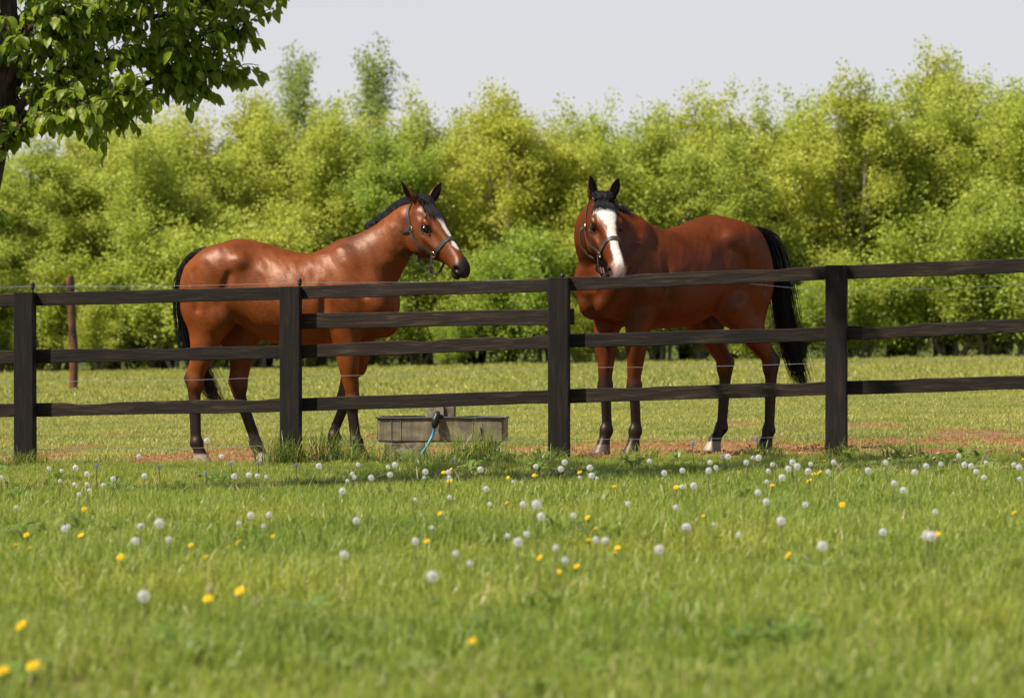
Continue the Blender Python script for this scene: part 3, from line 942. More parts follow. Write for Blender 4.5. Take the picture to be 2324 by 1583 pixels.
    q = (u ** pe + va ** pe) ** (1 / pe)
    gq = np.sqrt((q ** (1 - pe) * u ** (pe - 1) / hw) ** 2 + (q ** (1 - pe) * va ** (pe - 1) / Hh) ** 2) + 1e-4
    d = np.where(q < .4, -.03, (q - 1) / gq)
    ex = np.maximum(np.maximum(HT[0, 0] - t, t - HT[-1, 0]), 0)
    d = np.where(ex > 0, np.sqrt(np.maximum(d, 0) ** 2 + ex ** 2), d)
    f.join(s, d * hs, 0.024)
    for sd in (-1, 1):
        f.ell(H(.165, sd * .058, -.135), (.105, .036, .105), .025, AX)                 # cheek
        f.ell(H(.165, sd * .088, .018), (.045, .020, .022), .022, AX)                  # brow
        f.cone(H(.225, sd * .083, -.065), H(.345, sd * .055, -.068), .016, .010, .022)  # facial crest
        f.ell(H(.19, sd * .106, -.020), (.036, .020, .023), .012, AX, cut=True)       # eye socket
        f.ell(H(.30, sd * .070, -.012), (.075, .016, .022), .03, AX, cut=True)         # beside the nose bone
        f.ell(H(.105, sd * .098, .018), (.030, .018, .018), .025, AX, cut=True)        # hollow above the eye
        f.ell(H(.545, sd * .042, -.038), (.042, .024, .040), .016, AX)                 # nostril wing
        f.ell(H(.566, sd * .058, -.040), (.024, .030, .017), .006, AX, cut=True)       # nostril
        f.cone(H(.480, sd * .054, -.088), H(.61, sd * .036, -.078), .008, .009, .010, cut=True)   # mouth
        f.cone(H(.02, sd * .10, -.20), H(.10, sd * .085, -.245), .012, .010, .03, cut=True)
        f.ell(H(-.005, sd * .052, .035), (.03, .028, .03), .03, AX)                    # ear root
    f.ell(H(.580, 0, -.050), (.036, .044, .036), .02, AX)                              # upper lip
    f.ell(H(.545, 0, -.104), (.045, .036, .026), .014, AX)                             # chin
    # soles flat on the ground
    f.F = np.maximum(f.F, (-(f.ax[2]) - 0.0)[None, None, :].astype(np.float32))
    V, Q = f.mesh()
    # uneven muscle under the skin
    fn = np.cross(V[Q[:, 2]] - V[Q[:, 0]], V[Q[:, 3]] - V[Q[:, 1]])
    vn = np.stack([sum(np.bincount(Q[:, j], fn[:, c], len(V)) for j in range(4)) for c in range(3)], 1)
    vn /= np.linalg.norm(vn, axis=1)[:, None] + 1e-12
    thick = smooth01(.75, 1.0, V[:, 2]) * (1 - .8 * smooth01(.85, 1.0, V[:, 0]))
    Vs = np.stack([V[:, 0] * 1.0 + V[:, 2] * .55, V[:, 1], V[:, 2] * .8 - V[:, 0] * .3], 1)
    dsp = (fbm(Vs, 6.5, 2, seed + 40) - .5) * .014 + (fbm(Vs * np.array((1.6, 1, .6)), 15, 2, seed + 50) - .5) * .006
    V = V + vn * (dsp * thick)[:, None]
    body = mesh_obj('body', V, Q, mats['coat'], root, smooth=True)
    # ---------------------------------------------------------- coat pattern
    g2 = np.stack([V[:, 0], V[:, 1] * 1.3, V[:, 2]], 1)
    nz = fbm(g2, 6, 3, seed); nz2 = fbm(g2, 22, 2, seed + 5)
    cc = np.array(marks['coat'])[None, :] * (0.86 + 0.3 * nz[:, None])
    ridge = smooth01(1.40, 1.56, V[:, 2]) * (1 - smooth01(.6, .75, V[:, 0])) * .32
    cc = cc * (1 - ridge[:, None]) + np.array(marks['dorsal'])[None] * ridge[:, None]
    wth = np.exp(-((V[:, 0] - .50) / .12) ** 2) * smooth01(1.42, 1.56, V[:, 2]) * marks.get('wither', 0) * (.6 + .8 * nz)
    cc = cc * (1 - wth[:, None]) + np.array((.05, .030, .024)) * wth[:, None]
    under = (1 - smooth01(.84, 1.05, V[:, 2])) * smooth01(.70, .82, V[:, 2]) * .3
    cc = cc * (1 + under[:, None] * .5)
    black = np.array((.013, .010, .010))
    lim = np.where(V[:, 0] > 0, .50, .56) + (nz - .5) * .22
    back = np.where(V[:, 0] < 0, smooth01(.03, -.03, V[:, 0] + .70 + .0 * V[:, 2]) * .16, 0)
    bl = 1 - smooth01(-.12, .10, V[:, 2] - lim - back)
    bl = np.clip(bl, 0, 1) * .97
    cc = cc * (1 - bl[:, None]) + black * bl[:, None]
    rel = (V - poll) / hs
    ht, hl, hn = rel @ a, rel @ l, rel @ n
    inhead = (np.abs(hl) < .16) & (ht > -.12) & (ht < .68) & (hn > np.interp(ht, HT[:, 0], HT[:, 2]) - .05) & (hn < .12)
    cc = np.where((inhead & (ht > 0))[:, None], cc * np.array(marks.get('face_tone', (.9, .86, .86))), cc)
    mz = smooth01(marks['muzzle'][0], marks['muzzle'][1], ht + (nz - .5) * .05 - .12 * (hn + .08)) * inhead
    cc = cc * (1 - mz[:, None]) + np.array(marks['muzzle_col']) * mz[:, None]
    eyer = np.exp(-(((ht - .19) / .03) ** 2 + ((hn + .02) / .022) ** 2)) * inhead * (np.abs(hl) > .06) * .5
    cc = cc * (1 - eyer[:, None]) + black * eyer[:, None]
    nost = np.clip(1.6 * np.exp(-(((ht - .566) / .026) ** 2 + ((hn + .040) / .019) ** 2)), 0, 1) * inhead * (np.abs(hl) > .024)
    B = np.array(marks['blaze'])            # t, centre, half width
    bc = np.interp(ht, B[:, 0], B[:, 1]); bw = np.interp(ht, B[:, 0], B[:, 2])
    bz = (1 - smooth01(-.006, .006, np.abs(hl - bc) - bw + (nz2 - .5) * .022)) * smooth01(-.105, -.075, hn - np.interp(ht, HT[:, 0], HT[:, 1])) * inhead
    bz = bz * smooth01(B[0, 0] - .01, B[0, 0] + .01, ht + (nz2 - .5) * .03) * (1 - smooth01(B[-1, 0] - .01, B[-1, 0] + .01, ht))
    wc = np.array((.70, .65, .57))
    cc = cc * (1 - bz[:, None]) + wc * bz[:, None]
    if 'snip' in marks:
        t0, w0, col = marks['snip']
        sn = smooth01(t0, t0 + .03, ht) * (1 - smooth01(w0 - .012, w0 + .012, np.abs(hl - bc) + (nz2 - .5) * .02)) * inhead * smooth01(-.125, -.10, hn)
        cc = cc * (1 - sn[:, None]) + np.array(col) * sn[:, None]
    cc = cc * (1 - nost[:, None] * .95) + black * .6 * nost[:, None] * .95
    for lg in legs:
        O = np.array(lg['O'])
        near = (np.hypot(V[:, 0] - O[0], V[:, 1] - O[1]) < .17) & (V[:, 2] < .35)
        sock = lg.get('sock')
        if sock:
            so = near * (1 - smooth01(sock[0] - .03, sock[0] + .03, V[:, 2] + (nz2 - .5) * .12))
            cc = cc * (1 - so[:, None]) + np.array(sock[1]) * so[:, None]
        ho = near * (1 - smooth01(.068, .076, V[:, 2]))
        cc = cc * (1 - ho[:, None]) + np.array(lg.get('hoof', (.05, .042, .036))) * ho[:, None]
    set_attr(body.data, 'coat_color', np.concatenate([np.clip(cc, 0, 1), np.ones((len(V), 1))], 1), 'FLOAT_COLOR')
    bvh = BVHTree.FromPolygons([tuple(v) for v in V], [tuple(q) for q in Q])
    # ---------------------------------------------------------- eyes
    for sd in (-1, 1):
        c = H(.19, sd * .0755, -.020)
        ev = []; ef = []
        for i in range(9):
            for j in range(14):
                th, ph = math.pi * i / 8, 2 * math.pi * j / 14
                ev.append(c + .030 * (math.sin(th) * math.cos(ph) * a + math.sin(th) * math.sin(ph) * n * .86 + math.cos(th) * l))
        for i in range(8):
            for j in range(14):
                ef.append((i * 14 + j, i * 14 + (j + 1) % 14, (i + 1) * 14 + (j + 1) % 14, (i + 1) * 14 + j))
        e = mesh_obj('eye', ev, ef, mats['eye'], root, smooth=True)
        lid = []
        for (o1, thick) in ((.0235, .0065), (-.0225, .0045)):
            pth = []
            for q in np.linspace(-1, 1, 9):
                p = H(.19 + .035 * q, sd * (.1045 - .012 * q * q), -.020 + o1 * (1 - q * q) - .004 * q)
                pth.append(p)
            lid.append(tube(pth, [thick * (1 - .6 * abs(q)) for q in np.linspace(-1, 1, 9)], 6))
        lv, lf = join_vf(lid)
        mesh_obj('eyelid', lv, lf, mats['lid'], root, smooth=True)
    # ---------------------------------------------------------- ears
    for sd, tip in ((1, ears[0]), (-1, ears[1])):
        b0 = H(-.005, sd * .056, .028)
        dr = to_local(np.array(tip[:3], float)); L = np.linalg.norm(dr); dr /= L
        op = to_local(np.array(tip[3:6], float)); op = op - dr * (op @ dr); op /= np.linalg.norm(op)
        sw = np.cross(dr, op)
        rows, cols = 12, 11
        ev = []; col = []
        for shell in (0, 1):
            for i in range(rows):
                uu = i / (rows - 1)
                wd = np.interp(uu, (0, .12, .35, .6, .82, .94, 1), (.024, .030, .037, .034, .021, .010, .0015)) - shell * .004 * (uu < .97)
                A = math.pi * np.interp(uu, (0, .15, .5, 1), (.93, .80, .60, .42))
                for j in range(cols):
                    an = -A + 2 * A * j / (cols - 1)
                    p = b0 + dr * (L * uu) + op * (-math.cos(an) * wd * .8 + .012 * math.sin(uu * 2.6)) * 1.0 + sw * (math.sin(an) * wd)
                    ev.append(p); edge = abs(j / (cols - 1) * 2 - 1)
                    brown = np.array(marks['coat']) * .8
                    dk = max(smooth01(.55, .95, uu), smooth01(.8, 1, edge) * .8) if shell == 0 else .85
                    col.append(np.append(brown * (1 - dk) + black * dk, 1))
        ef = []
        for shell in (0, 1):
            o = shell * rows * cols
            for i in range(rows - 1):
                for j in range(cols - 1):
                    q = (o + i * cols + j, o + i * cols + j + 1, o + (i + 1) * cols + j + 1, o + (i + 1) * cols + j)
                    ef.append(q if shell == 0 else q[::-1])
        for i in range(rows - 1):
            for j in (0, cols - 1):
                ef.append((i * cols + j, (i + 1) * cols + j, rows * cols + (i + 1) * cols + j, rows * cols + i * cols + j))
        e = mesh_obj('ear', ev, ef, mats['coat'], root, smooth=True)
        set_attr(e.data, 'coat_color', col, 'FLOAT_COLOR')
    # ---------------------------------------------------------- hair
    g = np.random.default_rng(seed)
    def hair(hname, paths, r0, parent=root, taper=.15):
        paths = np.asarray(paths, float); m, k, _ = paths.shape
        T = np.gradient(paths, axis=1); T /= np.linalg.norm(T, axis=2, keepdims=True) + 1e-9
        ref = g.normal(size=(m, 1, 3)); N = np.cross(T, ref); N /= np.linalg.norm(N, axis=2, keepdims=True) + 1e-9
        Bn = np.cross(T, N)
        rr = (np.asarray(r0).reshape(-1, 1) if np.ndim(r0) else r0) * np.interp(np.linspace(0, 1, k), (0, .5, 1), (1, .9, taper))[None, :]
        rr = np.broadcast_to(rr, (m, k))[:, :, None]
        vs = np.stack([paths + rr * (math.cos(q) * N + math.sin(q) * Bn) for q in (0, 2.094, 4.189)], 2)
        base = (np.arange(m)[:, None] * k + np.arange(k - 1)[None, :]).ravel() * 3
        fs = np.concatenate([np.stack([base + q, base + (q + 1) % 3, base + 3 + (q + 1) % 3, base + 3 + q], 1) for q in range(3)])
        return mesh_obj(hname, vs.reshape(-1, 3), fs, mats['hair'], parent, smooth=True)
    tp = np.array([to_local(np.array(p) ) if marks.get('tail_world') else np.array(p) for p in tail_path], float)
    K = 16; Cc = catmull(tp, K); rad = np.interp(np.linspace(0, 1, K), np.linspace(0, 1, len(tail_r)), tail_r)
    paths = []
    for i in range(1150):
        an = g.uniform(0, 6.283); q = math.sqrt(g.uniform()); ln = g.uniform(.62, 1.0) if g.uniform() < .85 else g.uniform(1, 1.06)
        off = np.array([math.cos(an), math.sin(an), 0]) * q * (1.9 if i % 14 == 0 else 1.0)
        wv = g.normal(0, .006, (K, 3)).cumsum(0) * .6
        st = catmull(tp, 60); tt = np.linspace(0, 59 * min(ln, 1), K)
        cpt = np.stack([np.interp(tt, np.arange(60), st[:, c]) for c in range(3)], 1)
        rd = np.interp(tt / 59, np.linspace(0, 1, len(tail_r)), tail_r)
        paths.append(cpt + off * rd[:, None] + wv)
    hair('tail', paths, .0025)
    # forelock
    paths = []
    for i in range(340):
        b = H(g.uniform(-.045, .025), g.normal(0, .026), .05 + g.uniform(0, .01)); sdv = g.normal(marks.get('lock_side', 0.0), .045)
        pth = [b, b + n * .035 + a * .01 + l * sdv * .25]
        L = g.uniform(*marks.get('lock', (.10, .19)))
        for q in (.33, .66, 1.0):
            c = H(.02 + L * q, sdv * (.4 + .8 * q) + g.normal(0, .008), .075)
            hit = bvh.find_nearest(Vector(c))
            c = np.array(hit[0]) + np.array(hit[1]) * (.010 + .006 * g.uniform())
            pth.append(c)
        paths.append(catmull(pth, 9))
    hair('forelock', paths, .0026)
    # mane along the crest
    paths = []
    NC = catmull(np.vstack([np.array(neck, float)[:, :3], [H(-.01, 0, .0)]]), 80)
    dn = np.gradient(NC[:, :3], axis=0); dn /= np.linalg.norm(dn, axis=1)[:, None]
    span = marks['mane']
    for i in range(marks.get('mane_n', 520)):
        uu = g.uniform(span[0], span[1])
        if 'mane_gap' in marks and marks['mane_gap'][0] < uu < marks['mane_gap'][1]: continue
        ii = int(uu * 79); tg = dn[ii]; la2 = np.cross((0, 0, 1), tg); la2 /= np.linalg.norm(la2); no = np.cross(tg, la2)
        o = Vector(NC[ii, :3] + no * .6); hit = bvh.ray_cast(o, Vector(-no))
        if hit[0] is None: continue
        b = np.array(hit[0]) - no * .012 + la2 * g.normal(0, .008)
        L = marks['mane_len'] * g.uniform(.6, 1.1)
        fl = la2 * marks['mane_side'] * g.uniform(.3, .9) + no * marks.get('mane_up', .9) + tg * g.normal(-.1, .25) + g.normal(0, .12, 3)
        p1 = b + fl * L * .45
        p2 = b + fl * L * .75 + la2 * marks['mane_side'] * L * .25 - np.array((0, 0, L * .1))
        p3 = p2 + la2 * marks['mane_side'] * L * .25 - np.array((0, 0, L * g.uniform(.15, .45)))
        paths.append(catmull([b, p1, p2, p3], 7))
    hair('mane', paths, .0023)
    # ---------------------------------------------------------- halter
    halter = link(bpy.data.objects.new('halter', None), root); halter.empty_display_size = .05
    halter['label'] = 'dark leather halter with metal rings'
    def strap(pts, width=.024, off=.004, thick=.0045, loose=None, m=44, free=False):
        C = catmull([H(*p) for p in pts], m)
        P = []; Nn = []
        for i, c in enumerate(C):
            hit = bvh.find_nearest(Vector(c))
            nrm = np.array(hit[1]); q = np.array(hit[0])
            lo_ = off + (0 if loose is None else loose[0] + (loose[1] - loose[0]) * i / (m - 1))
            dist = (c - q) @ nrm
            if free:
                P.append(c); Nn.append(nrm); continue
            P.append(q + nrm * max(lo_, min(dist, .09) if loose is not None else lo_)); Nn.append(nrm)
        P = np.array(P); Nn = np.array(Nn)
        for _ in range(5):
            P[1:-1] = P[1:-1] * .5 + .25 * (P[:-2] + P[2:]); Nn[1:-1] = Nn[1:-1] * .5 + .25 * (Nn[:-2] + Nn[2:])
        Tt = np.gradient(P, axis=0); Tt /= np.linalg.norm(Tt, axis=1)[:, None]
        W = np.cross(Tt, Nn); W /= np.linalg.norm(W, axis=1)[:, None]; Nn = np.cross(W, Tt)
        vv = []; ff = []
        for i in range(m):
            for (sx, sn) in ((-1, 0), (1, 0), (1, 1), (-1, 1)):
                vv.append(P[i] + W[i] * width * .5 * sx + Nn[i] * thick * (sn))
        for i in range(m - 1):
            for j in range(4):
                ff.append((i * 4 + j, i * 4 + (j + 1) % 4, i * 4 + 4 + (j + 1) % 4, i * 4 + 4 + j))
        ff += [(0, 1, 2, 3), (4 * m - 1, 4 * m - 2, 4 * m - 3, 4 * m - 4)]
        mesh_obj('strap', vv, ff, mats['leather'], halter)
        return P
    def ring(c, rr=.019, tr=.0035):
        hit = bvh.find_nearest(Vector(H(*c))); q = np.array(hit[0]) + np.array(hit[1]) * .009; nm = np.array(hit[1])
        e1 = np.cross(nm, a); e1 /= np.linalg.norm(e1); e2 = np.cross(nm, e1)
        pth = [q + rr * (math.cos(x) * e1 + math.sin(x) * e2) for x in np.linspace(0, 2 * math.pi, 19)]
        v, f_ = tube(pth, tr, 6, False)
        mesh_obj('ring', v, f_, mats['metal'], halter, smooth=True)
    strap([(.345, .062, -.115), (.352, .066, -.05), (.352, .045, .03), (.352, 0, .05), (.352, -.045, .03), (.352, -.066, -.05), (.345, -.062, -.115)], .027)
    for sd in (-1, 1):
        strap([(.105, sd * .11, -.10), (.18, sd * .12, -.13), (.26, sd * .10, -.135), (.345, sd * .07, -.115)], .022)
        strap([(-.045, 0, .06), (-.05, sd * .06, .02), (-.02, sd * .10, -.03), (.04, sd * .11, -.07), (.105, sd * .11, -.10)], .024)
        strap([(.105, sd * .108, -.10), (.070, sd * .108, -.155), (.068, sd * .102, -.205), (.100, sd * .090, -.262), (.155, sd * .062, -.283), (.22, sd * .02, -.272)], .020, free=True)
        strap([(.345, sd * .065, -.115), (.375, sd * .055, -.175), (.40, sd * .03, -.235), (.405, 0, -.25)], .020, loose=(.0, .05))
        ring((.345, sd * .065, -.115)); ring((.105, sd * .11, -.10), .021, .0032)
    strap([(.22, 0, -.275), (.29, .0, -.262), (.35, 0, -.262), (.395, 0, -.25)], .012, free=True)
    return root, body

def coat_material(name, rough=.5, spec=.42, coatw=.0):
    m = NT(name)
    c = m.attr('coat_color', 'Color')
    co = m.coords('Object', (1.0, 1.0, .35))
    # hair lies back and down: fine streaks along the body, a few raised veins, dusty and dark patches
    hairn = m.noise(m.coords('Object', (.35, 1.0, .8), (0, R(25), 0)), 150, 4, .7)
    tuft = m.noise(m.coords('Object', (.5, 1.0, 1.0), (0, R(30), 0)), 46, 3, .6)
    big = m.noise(m.coords('Object'), 4.5, 4, .6)
    col = m.mix(.55, c, m.ramp(hairn, [(.3, (.5, .48, .46)), (.7, (1.42, 1.42, 1.45))]), 'MULTIPLY')
    col = m.mix(.75, col, m.ramp(big, [(.32, (.66, .60, .58)), (.5, (1, 1, 1)), (.70, (1.15, 1.18, 1.2))]), 'MULTIPLY')
    r = m.math('ADD', m.math('MULTIPLY', m.math('ADD', big, tuft), .12), rough - .12)
    ridge = m.math('ABSOLUTE', m.math('SUBTRACT', m.noise(m.coords('Object', (1, 1, .75)), 11, 2, .5, .5), .5))
    vein = m.ramp(ridge, [(.0, (1, 1, 1)), (.035, (0, 0, 0))])
    h = m.math('ADD', m.math('MULTIPLY', hairn, .45), m.math('ADD', m.math('MULTIPLY', tuft, .40), m.math('MULTIPLY', vein, .07)))
    nb = m.bump(h, .42, .007)
    base = m.bsdf(col, .9, .0, nb)
    gl = m.n('BsdfGlossy'); gl.inputs['Color'].default_value = (1.0, .76, .62, 1); m.val(gl.inputs['Roughness'], r); m.l(nb, gl.inputs['Normal'])
    mx = m.n('MixShader'); mx.inputs[0].default_value = spec * .062
    m.l(base, mx.inputs[1]); m.l(gl.outputs[0], mx.inputs[2])
    return m.done(mx.outputs[0])

def hair_material():
    m = NT('black_horsehair')
    r = m.noise(m.coords('Object', (40, 40, 4)), 6, 2)
    return m.done(m.bsdf(m.ramp(r, [(.3, (.005, .0042, .005)), (.75, (.016, .012, .012))]), .6, .22))

HM = {'hair': hair_material(), 'leather': simple_mat('halter_leather', (.045, .036, .03), .5, .4, noise=.35, nscale=60),
      'metal': simple_mat('halter_brass', (.62, .50, .32), .3, .5, 1.0, .15), 'lid': simple_mat('eyelid_skin', (.03, .018, .014), .5, .4)}
_m = NT('horse_eye'); HM['eye'] = _m.done(_m.bsdf((.010, .006, .004), .12, .5))
HM1 = dict(HM, coat=coat_material('bay_coat_glossy', .43, .6, .03))
HM2 = dict(HM, coat=coat_material('bay_coat', .40, .55, .05))

# left horse: seen from its right side, head turned to the camera
h1x, h1y = (655 - CX) / FPX * 26.3, 26.3
horse1 = build_horse('horse', 'bay horse on the left with narrow white stripe, seen side-on with its head turned', (h1x, h1y, gz1(h1x, h1y) + .005), R(-12), 1.0,
    neck=[(.50, 0, 1.33, .27, .205), (.615, 0, 1.435, .222, .165), (.725, -.01, 1.535, .176, .122), (.81, -.03, 1.615, .155, .096), (.88, -.055, 1.70, .125, .074), (.935, -.072, 1.765, .085, .058)],
    poll=(.985, -.085, 1.815), face=(.335, -.31, -.43), hs=1.06,
    legs=[dict(t='f', s=-1, E=(.445, -.150, .93), K=(.505, -.135, .44), B=(.535, -.135, .165), O=(.60, -.135, 0)),
          dict(t='f', s=1, E=(.50, .150, .93), K=(.385, .12, .46), B=(.31, .11, .19), O=(.335, .11, 0)),
          dict(t='h', s=-1, S=(-.465, -.165, 1.055), K=(-.645, -.15, .575), B=(-.635, -.15, .15), O=(-.585, -.15, 0), hoof=(.33, .27, .20)),
          dict(t='h', s=1, S=(-.335, .165, 1.0), K=(-.405, .14, .55), B=(-.28, .14, .135), O=(-.225, .14, 0), hoof=(.42, .35, .27), sock=(.20, (.16, .125, .11)))],
    marks=dict(wither=.45, coat=(.178, .043, .0066), dorsal=(.055, .018, .008), muzzle=(.485, .55), muzzle_col=(.018, .014, .014),
               blaze=[(.105, .004, .016), (.15, .002, .024), (.25, .0, .020), (.36, .0, .017), (.45, -.002, .012)], mane=(.33, .97), mane_gap=(.40, .45), mane_len=.095, mane_side=.55, mane_up=1.0, mane_n=3600, lock_side=-.01,
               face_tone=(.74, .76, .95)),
    tail_path=[(-.56, 0, 1.545), (-.67, 0, 1.495), (-.75, .0, 1.37), (-.775, .01, 1.18), (-.765, .03, .98), (-.715, .06, .77), (-.64, .10, .57), (-.52, .13, .36)],
    tail_r=(.025, .035, .042, .046, .05, .058, .065, .045),
    ears=((.092, .03, .155, .35, -.55, 0), (-.098, -.02, .160, -.85, -.45, 0)), mats=HM1, seed=3)

# right horse: quartering towards the camera, broad blaze
h2x, h2y = (1533 - CX) / FPX * 26.4, 26.4
horse2 = build_horse('horse', 'dark bay horse on the right with broad white blaze, facing the camera', (h2x, h2y, gz1(h2x, h2y) + .005), R(-139), 1.068,
    neck=[(.50, 0, 1.33, .27, .205), (.62, -.01, 1.41, .225, .182), (.715, .0, 1.465, .182, .14), (.775, .065, 1.515, .148, .095), (.81, .12, 1.565, .122, .074), (.835, .155, 1.605, .085, .058)],
    poll=(.86, .195, 1.645), face=(.12, -.40, -.43), hs=1.02,
    legs=[dict(t='f', s=-1, E=(.47, -.150, .93), K=(.52, -.13, .45), B=(.515, -.125, .165), O=(.565, -.125, 0), hoof=(.10, .085, .07)),
          dict(t='f', s=1, E=(.47, .150, .93), K=(.50, .13, .45), B=(.49, .13, .165), O=(.535, .13, 0)),
          dict(t='h', s=-1, S=(-.28, -.165, 1.0), K=(-.60, -.145, .575), B=(-.565, -.14, .165), O=(-.475, -.14, 0), hoof=(.30, .25, .19)),
          dict(t='h', s=1, S=(-.335, .165, 1.0), K=(-.745, .15, .585), B=(-.73, .15, .15), O=(-.68, .15, 0))],
    marks=dict(coat=(.098, .0205, .0036), dorsal=(.075, .018, .005), muzzle=(.50, .62), muzzle_col=(.16, .10, .075),
               blaze=[(.075, -.008, .055), (.12, -.005, .072), (.17, .0, .050), (.25, .0, .030), (.40, .0, .025), (.50, .0, .029), (.60, -.005, .030)], snip=(.55, .040, (.52, .34, .29)), mane=(.2, 1.0), mane_len=.12, mane_side=.9, mane_up=.35, lock_side=.0, lock=(.06, .12), mane_n=1500,
               tail_world=False, face_tone=(1.0, .98, .95)),
    tail_path=[(-.60, .02, 1.53), (-.74, .04, 1.505), (-.85, .06, 1.39), (-.90, .08, 1.17), (-.925, .10, .95), (-.96, .13, .74), (-1.0, .16, .56), (-1.03, .18, .45)],
    tail_r=(.028, .042, .050, .054, .058, .060, .055, .045),
    ears=((.060, .0, .150, .35, -.95, 0), (-.018, .0, .165, .55, -.8, 0)), mats=HM2, seed=11)
# ================================================================== trees
def leaf_material(name, c0, c1, c2, trans=.42, tint_trans=(.50, .55, .04), rough=.42, spec=.35):
    m = NT(name)
    t = m.attr('tint')
    r = m.rnd()
    col = m.ramp(t, [(0.0, c0), (.5, c1), (1.0, c2)])
    col = m.mix(.7, col, m.ramp(r, [(0, (.70, .86, .70)), (.5, (1, 1, 1)), (1, (1.18, 1.06, .95))]), 'MULTIPLY')
    tr = m.mix(.55, col, tint_trans)
    return m.done(m.leaf(col, tr, trans, rough, spec))

def bark_material(name, dark, light):
    m = NT(name)
    n1 = m.noise(m.coords('Object', (7, 7, 1.5)), 5, 5, .65)
    return m.done(m.bsdf(m.ramp(n1, [(.3, dark), (.7, light)]), .9, .15, m.bump(n1, .7, .02)))

M_LEAF_A = leaf_material('spring_leaves_yellow', (.36, .405, .058), (.49, .525, .08), (.61, .625, .12), .5, tint_trans=(.60, .64, .12))
M_LEAF_B = leaf_material('spring_leaves_green', (.29, .355, .055), (.42, .48, .075), (.55, .585, .11), .5, tint_trans=(.54, .62, .12))
M_LEAF_P = leaf_material('poplar_leaves', (.25, .32, .07), (.36, .425, .10), (.47, .52, .16), .5, tint_trans=(.45, .52, .16))
M_LEAF_S = leaf_material('shrub_leaves', (.26, .335, .045), (.39, .46, .062), (.52, .56, .095), .5, tint_trans=(.50, .60, .10))
M_BARK = bark_material('grey_bark', (.12, .10, .075), (.34, .29, .22))

def leaf_cards(P, D, size, g):
    """folded kite-shaped leaves: P positions, D outward hint"""
    n = len(P)
    ax = D + g.normal(0, .55, (n, 3)); ax[:, 2] -= .25
    ax /= np.linalg.norm(ax, axis=1)[:, None] + 1e-9
    sd = np.cross(ax, g.normal(0, 1, (n, 3)) + np.array((0, 0, 1.2))); sd /= np.linalg.norm(sd, axis=1)[:, None] + 1e-9
    nr = np.cross(ax, sd)
    L = size * g.uniform(.65, 1.3, n)[:, None]; W = L * .36
    b = P; t = P + ax * L; mid = P + ax * L * .45
    l_ = mid + sd * W + nr * W * .35; r_ = mid - sd * W + nr * W * .35
    V = np.stack([b, l_, t, r_], 1).reshape(-1, 3)
    i = np.arange(n) * 4
    F = np.concatenate([np.stack([i, i + 1, i + 2], 1), np.stack([i, i + 2, i + 3], 1)])
    return V, F

